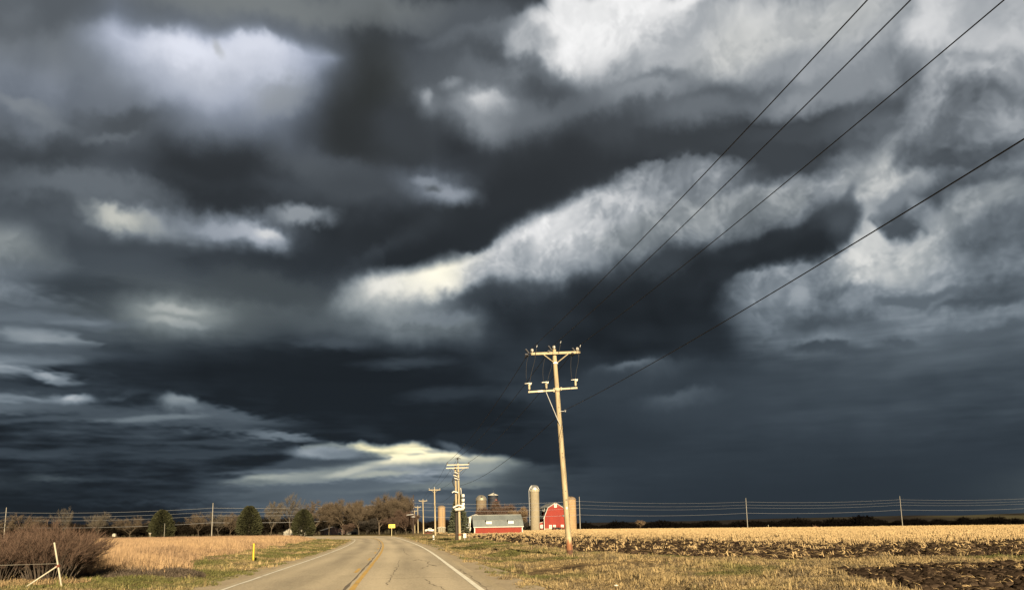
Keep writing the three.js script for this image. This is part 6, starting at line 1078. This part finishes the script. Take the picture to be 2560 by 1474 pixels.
{ // pickup truck, side on
  const t = thing('pickup_truck', 'white pickup truck parked between the third and fourth power poles', 'pickup truck', 13.4, -0.05, -380, 0.25);
  const body = [[-2.5, 0.45], [-2.05, 0.45], [-1.95, 0.8], [-1.6, 0.92], [-1.25, 0.8], [-1.15, 0.45], [1.2, 0.45], [1.3, 0.8], [1.65, 0.92], [2.0, 0.8], [2.1, 0.45], [2.5, 0.5], [2.5, 1.05], [1.1, 1.16], [0.75, 1.16], [0.25, 1.75], [-0.95, 1.78], [-1.1, 1.2], [-2.5, 1.2]];
  const g = new THREE.ExtrudeGeometry(new THREE.Shape(body.map(([x, y]) => new THREE.Vector2(x, y))), { depth: 1.6, bevelEnabled: true, bevelSize: 0.05, bevelThickness: 0.06, bevelSegments: 2 }); new Soup().geo(g, new THREE.Matrix4().makeTranslation(0, 0, -0.8)).build('body', M.whiteClean, t);
  for (const s of [-1, 1]) { new Soup().prism([[-0.85, 1.22], [0.55, 1.22], [0.18, 1.66], [-0.82, 1.68]], s * 0.87 - 0.01, s * 0.87 + 0.01).build('side_window', M.glass, t); for (const x of [-1.6, 1.65]) { const w = new Soup().cyl(0.38, 0.38, 0.24, x, 0.38, s * 0.76, [Math.PI / 2, 0, 0], 18).build('wheel', M.tyre, t); new Soup().cyl(0.2, 0.2, 0.26, x, 0.38, s * 0.76, [Math.PI / 2, 0, 0], 12).build('rim', M.chrome, w); } new Soup().box(0.03, 0.16, 0.3, 2.56, 0.85, s * 0.6).build('headlight', M.glass, t); new Soup().box(0.03, 0.2, 0.12, -2.56, 0.95, s * 0.7).build('tail_light', M.lampRed, t); }
  new Soup().box(0.12, 0.16, 1.6, 2.58, 0.55, 0).build('bumper', M.chrome, t); new Soup().box(0.12, 0.16, 1.6, -2.58, 0.55, 0).build('bumper', M.chrome, t);
}
{ // old tractor by the barn
  const t = thing('tractor', 'small dark old tractor parked in front of the red barn', 'tractor', 53.9, -0.1, -286);
  for (const s of [-1, 1]) { const w = new Soup().geo(new THREE.TorusGeometry(0.52, 0.17, 8, 20), new THREE.Matrix4().makeTranslation(-0.75, 0.68, s * 0.62)).build('rear_wheel', M.tyre, t); new Soup().cyl(0.36, 0.36, 0.12, -0.75, 0.68, s * 0.62, [Math.PI / 2, 0, 0], 14).build('rim', M.rust, w); const v = new Soup().geo(new THREE.TorusGeometry(0.28, 0.11, 8, 16), new THREE.Matrix4().makeTranslation(1.15, 0.38, s * 0.5)).build('front_wheel', M.tyre, t); new Soup().cyl(0.18, 0.18, 0.1, 1.15, 0.38, s * 0.5, [Math.PI / 2, 0, 0], 12).build('rim', M.rust, v); }
  new Soup().prism([[-0.3, 0.7], [1.45, 0.62], [1.5, 1.15], [1.3, 1.25], [-0.3, 1.3]], -0.28, 0.28).build('hood', M.dark, t); new Soup().box(1.0, 0.35, 0.5, -0.75, 0.75, 0).build('gearbox', M.rust, t); new Soup().box(0.45, 0.1, 0.5, -0.85, 1.25, 0).box(0.1, 0.4, 0.5, -1.08, 1.45, 0).build('seat', M.dark, t);
  new Soup().tube([V3(-0.15, 1.25, 0), V3(-0.45, 1.6, 0)], 0.03, 6).geo(new THREE.TorusGeometry(0.2, 0.025, 6, 14), new THREE.Matrix4().makeRotationY(Math.PI / 2 - 0.1).setPosition(-0.47, 1.62, 0)).build('steering_wheel', M.darkSteel, t); new Soup().tube([V3(0.7, 1.2, 0), V3(0.7, 1.9, 0)], 0.05, 8).build('exhaust', M.rust, t);
  const c = thing('farm_cart', 'rusty little farm cart right of the old tractor by the barn', 'cart', 56.3, -0.1, -286); new Soup().box(1.7, 0.25, 1.1, 0, 0.85, 0, [0, 0, -0.12]).box(1.7, 0.4, 0.06, 0, 1.1, 0.55, [0, 0, -0.12]).build('bed', M.rust, c); for (const s of [-1, 1]) { const w = new Soup().geo(new THREE.TorusGeometry(0.36, 0.08, 8, 18), new THREE.Matrix4().makeTranslation(0, 0.44, s * 0.68)).build('wheel', M.tyre, c); new Soup().cyl(0.1, 0.1, 0.14, 0, 0.44, s * 0.68, [Math.PI / 2, 0, 0], 10).build('hub', M.rust, w); } new Soup().tube([V3(-0.8, 0.8, 0), V3(-1.6, 0.45, 0)], 0.05, 6).tube([V3(0.85, 0.75, 0), V3(1.15, 0.1, 0)], 0.05, 6).build('drawbar', M.rust, c);
}
{ // brush pile and the heap of earth
  const heap = (name, label, category, x, y, z, rx, ry, m, n, seed) => { const R = random(seed), t = thing(name, label, category, x, y, z), q = new Soup(), g = new THREE.SphereGeometry(1, 20, 10), P = g.attributes.position; for (let i = 0; i < P.count; i++) { const a = P.getX(i), b = P.getY(i), c = P.getZ(i), k = 0.85 + 0.35 * gnoise(a * 3 + 2, b * 3 + c * 2, seed, 0); P.setXYZ(i, a * rx * k, b * ry * k, c * rx * 0.7 * k); } g.computeVertexNormals(); part('mound', g, m, t); for (let i = 0; i < n; i++) { const a = R() * 6.28, r = R(), b = V3(Math.cos(a) * rx * r, ry * (1 - r * r) * 0.8, Math.sin(a) * rx * 0.6 * r), d = V3(R() - 0.5, R() * 0.8, R() - 0.5).multiplyScalar(rx * 0.5); q.tube([b, b.clone().add(d)], 0.02 + 0.02 * R(), 4, false); } q.build('sticks', M.twigRed, t); };
  heap('brush_pile', 'low reddish brush pile in front of the white pickup', 'brush pile', 8.6, 0, -262, 1.5, 0.55, M.rust, 120, 511); heap('earth_mound', 'pale orange mound just behind the brow of the stubble field', 'mound', 112, -1.0, -214, 1.9, 1.55, mat(0.3, 0.15, 0.09, { map: rep(stain, 1) }), 40, 512);
  const t = thing('field_marker', 'tiny pale stake at the brow of the stubble field', 'stake', 101.5, -0.5, -220); new Soup().tube([V3(0, 0, 0), V3(0, 1.3, 0)], 0.05, 6).build('stake', M.paleYellow, t); new Soup().tube([V3(0, 1.3, 0), V3(0, 1.42, 0)], 0.06, 6).build('tip', M.whitePaint, t);
}
renderer.render(scene, camera);
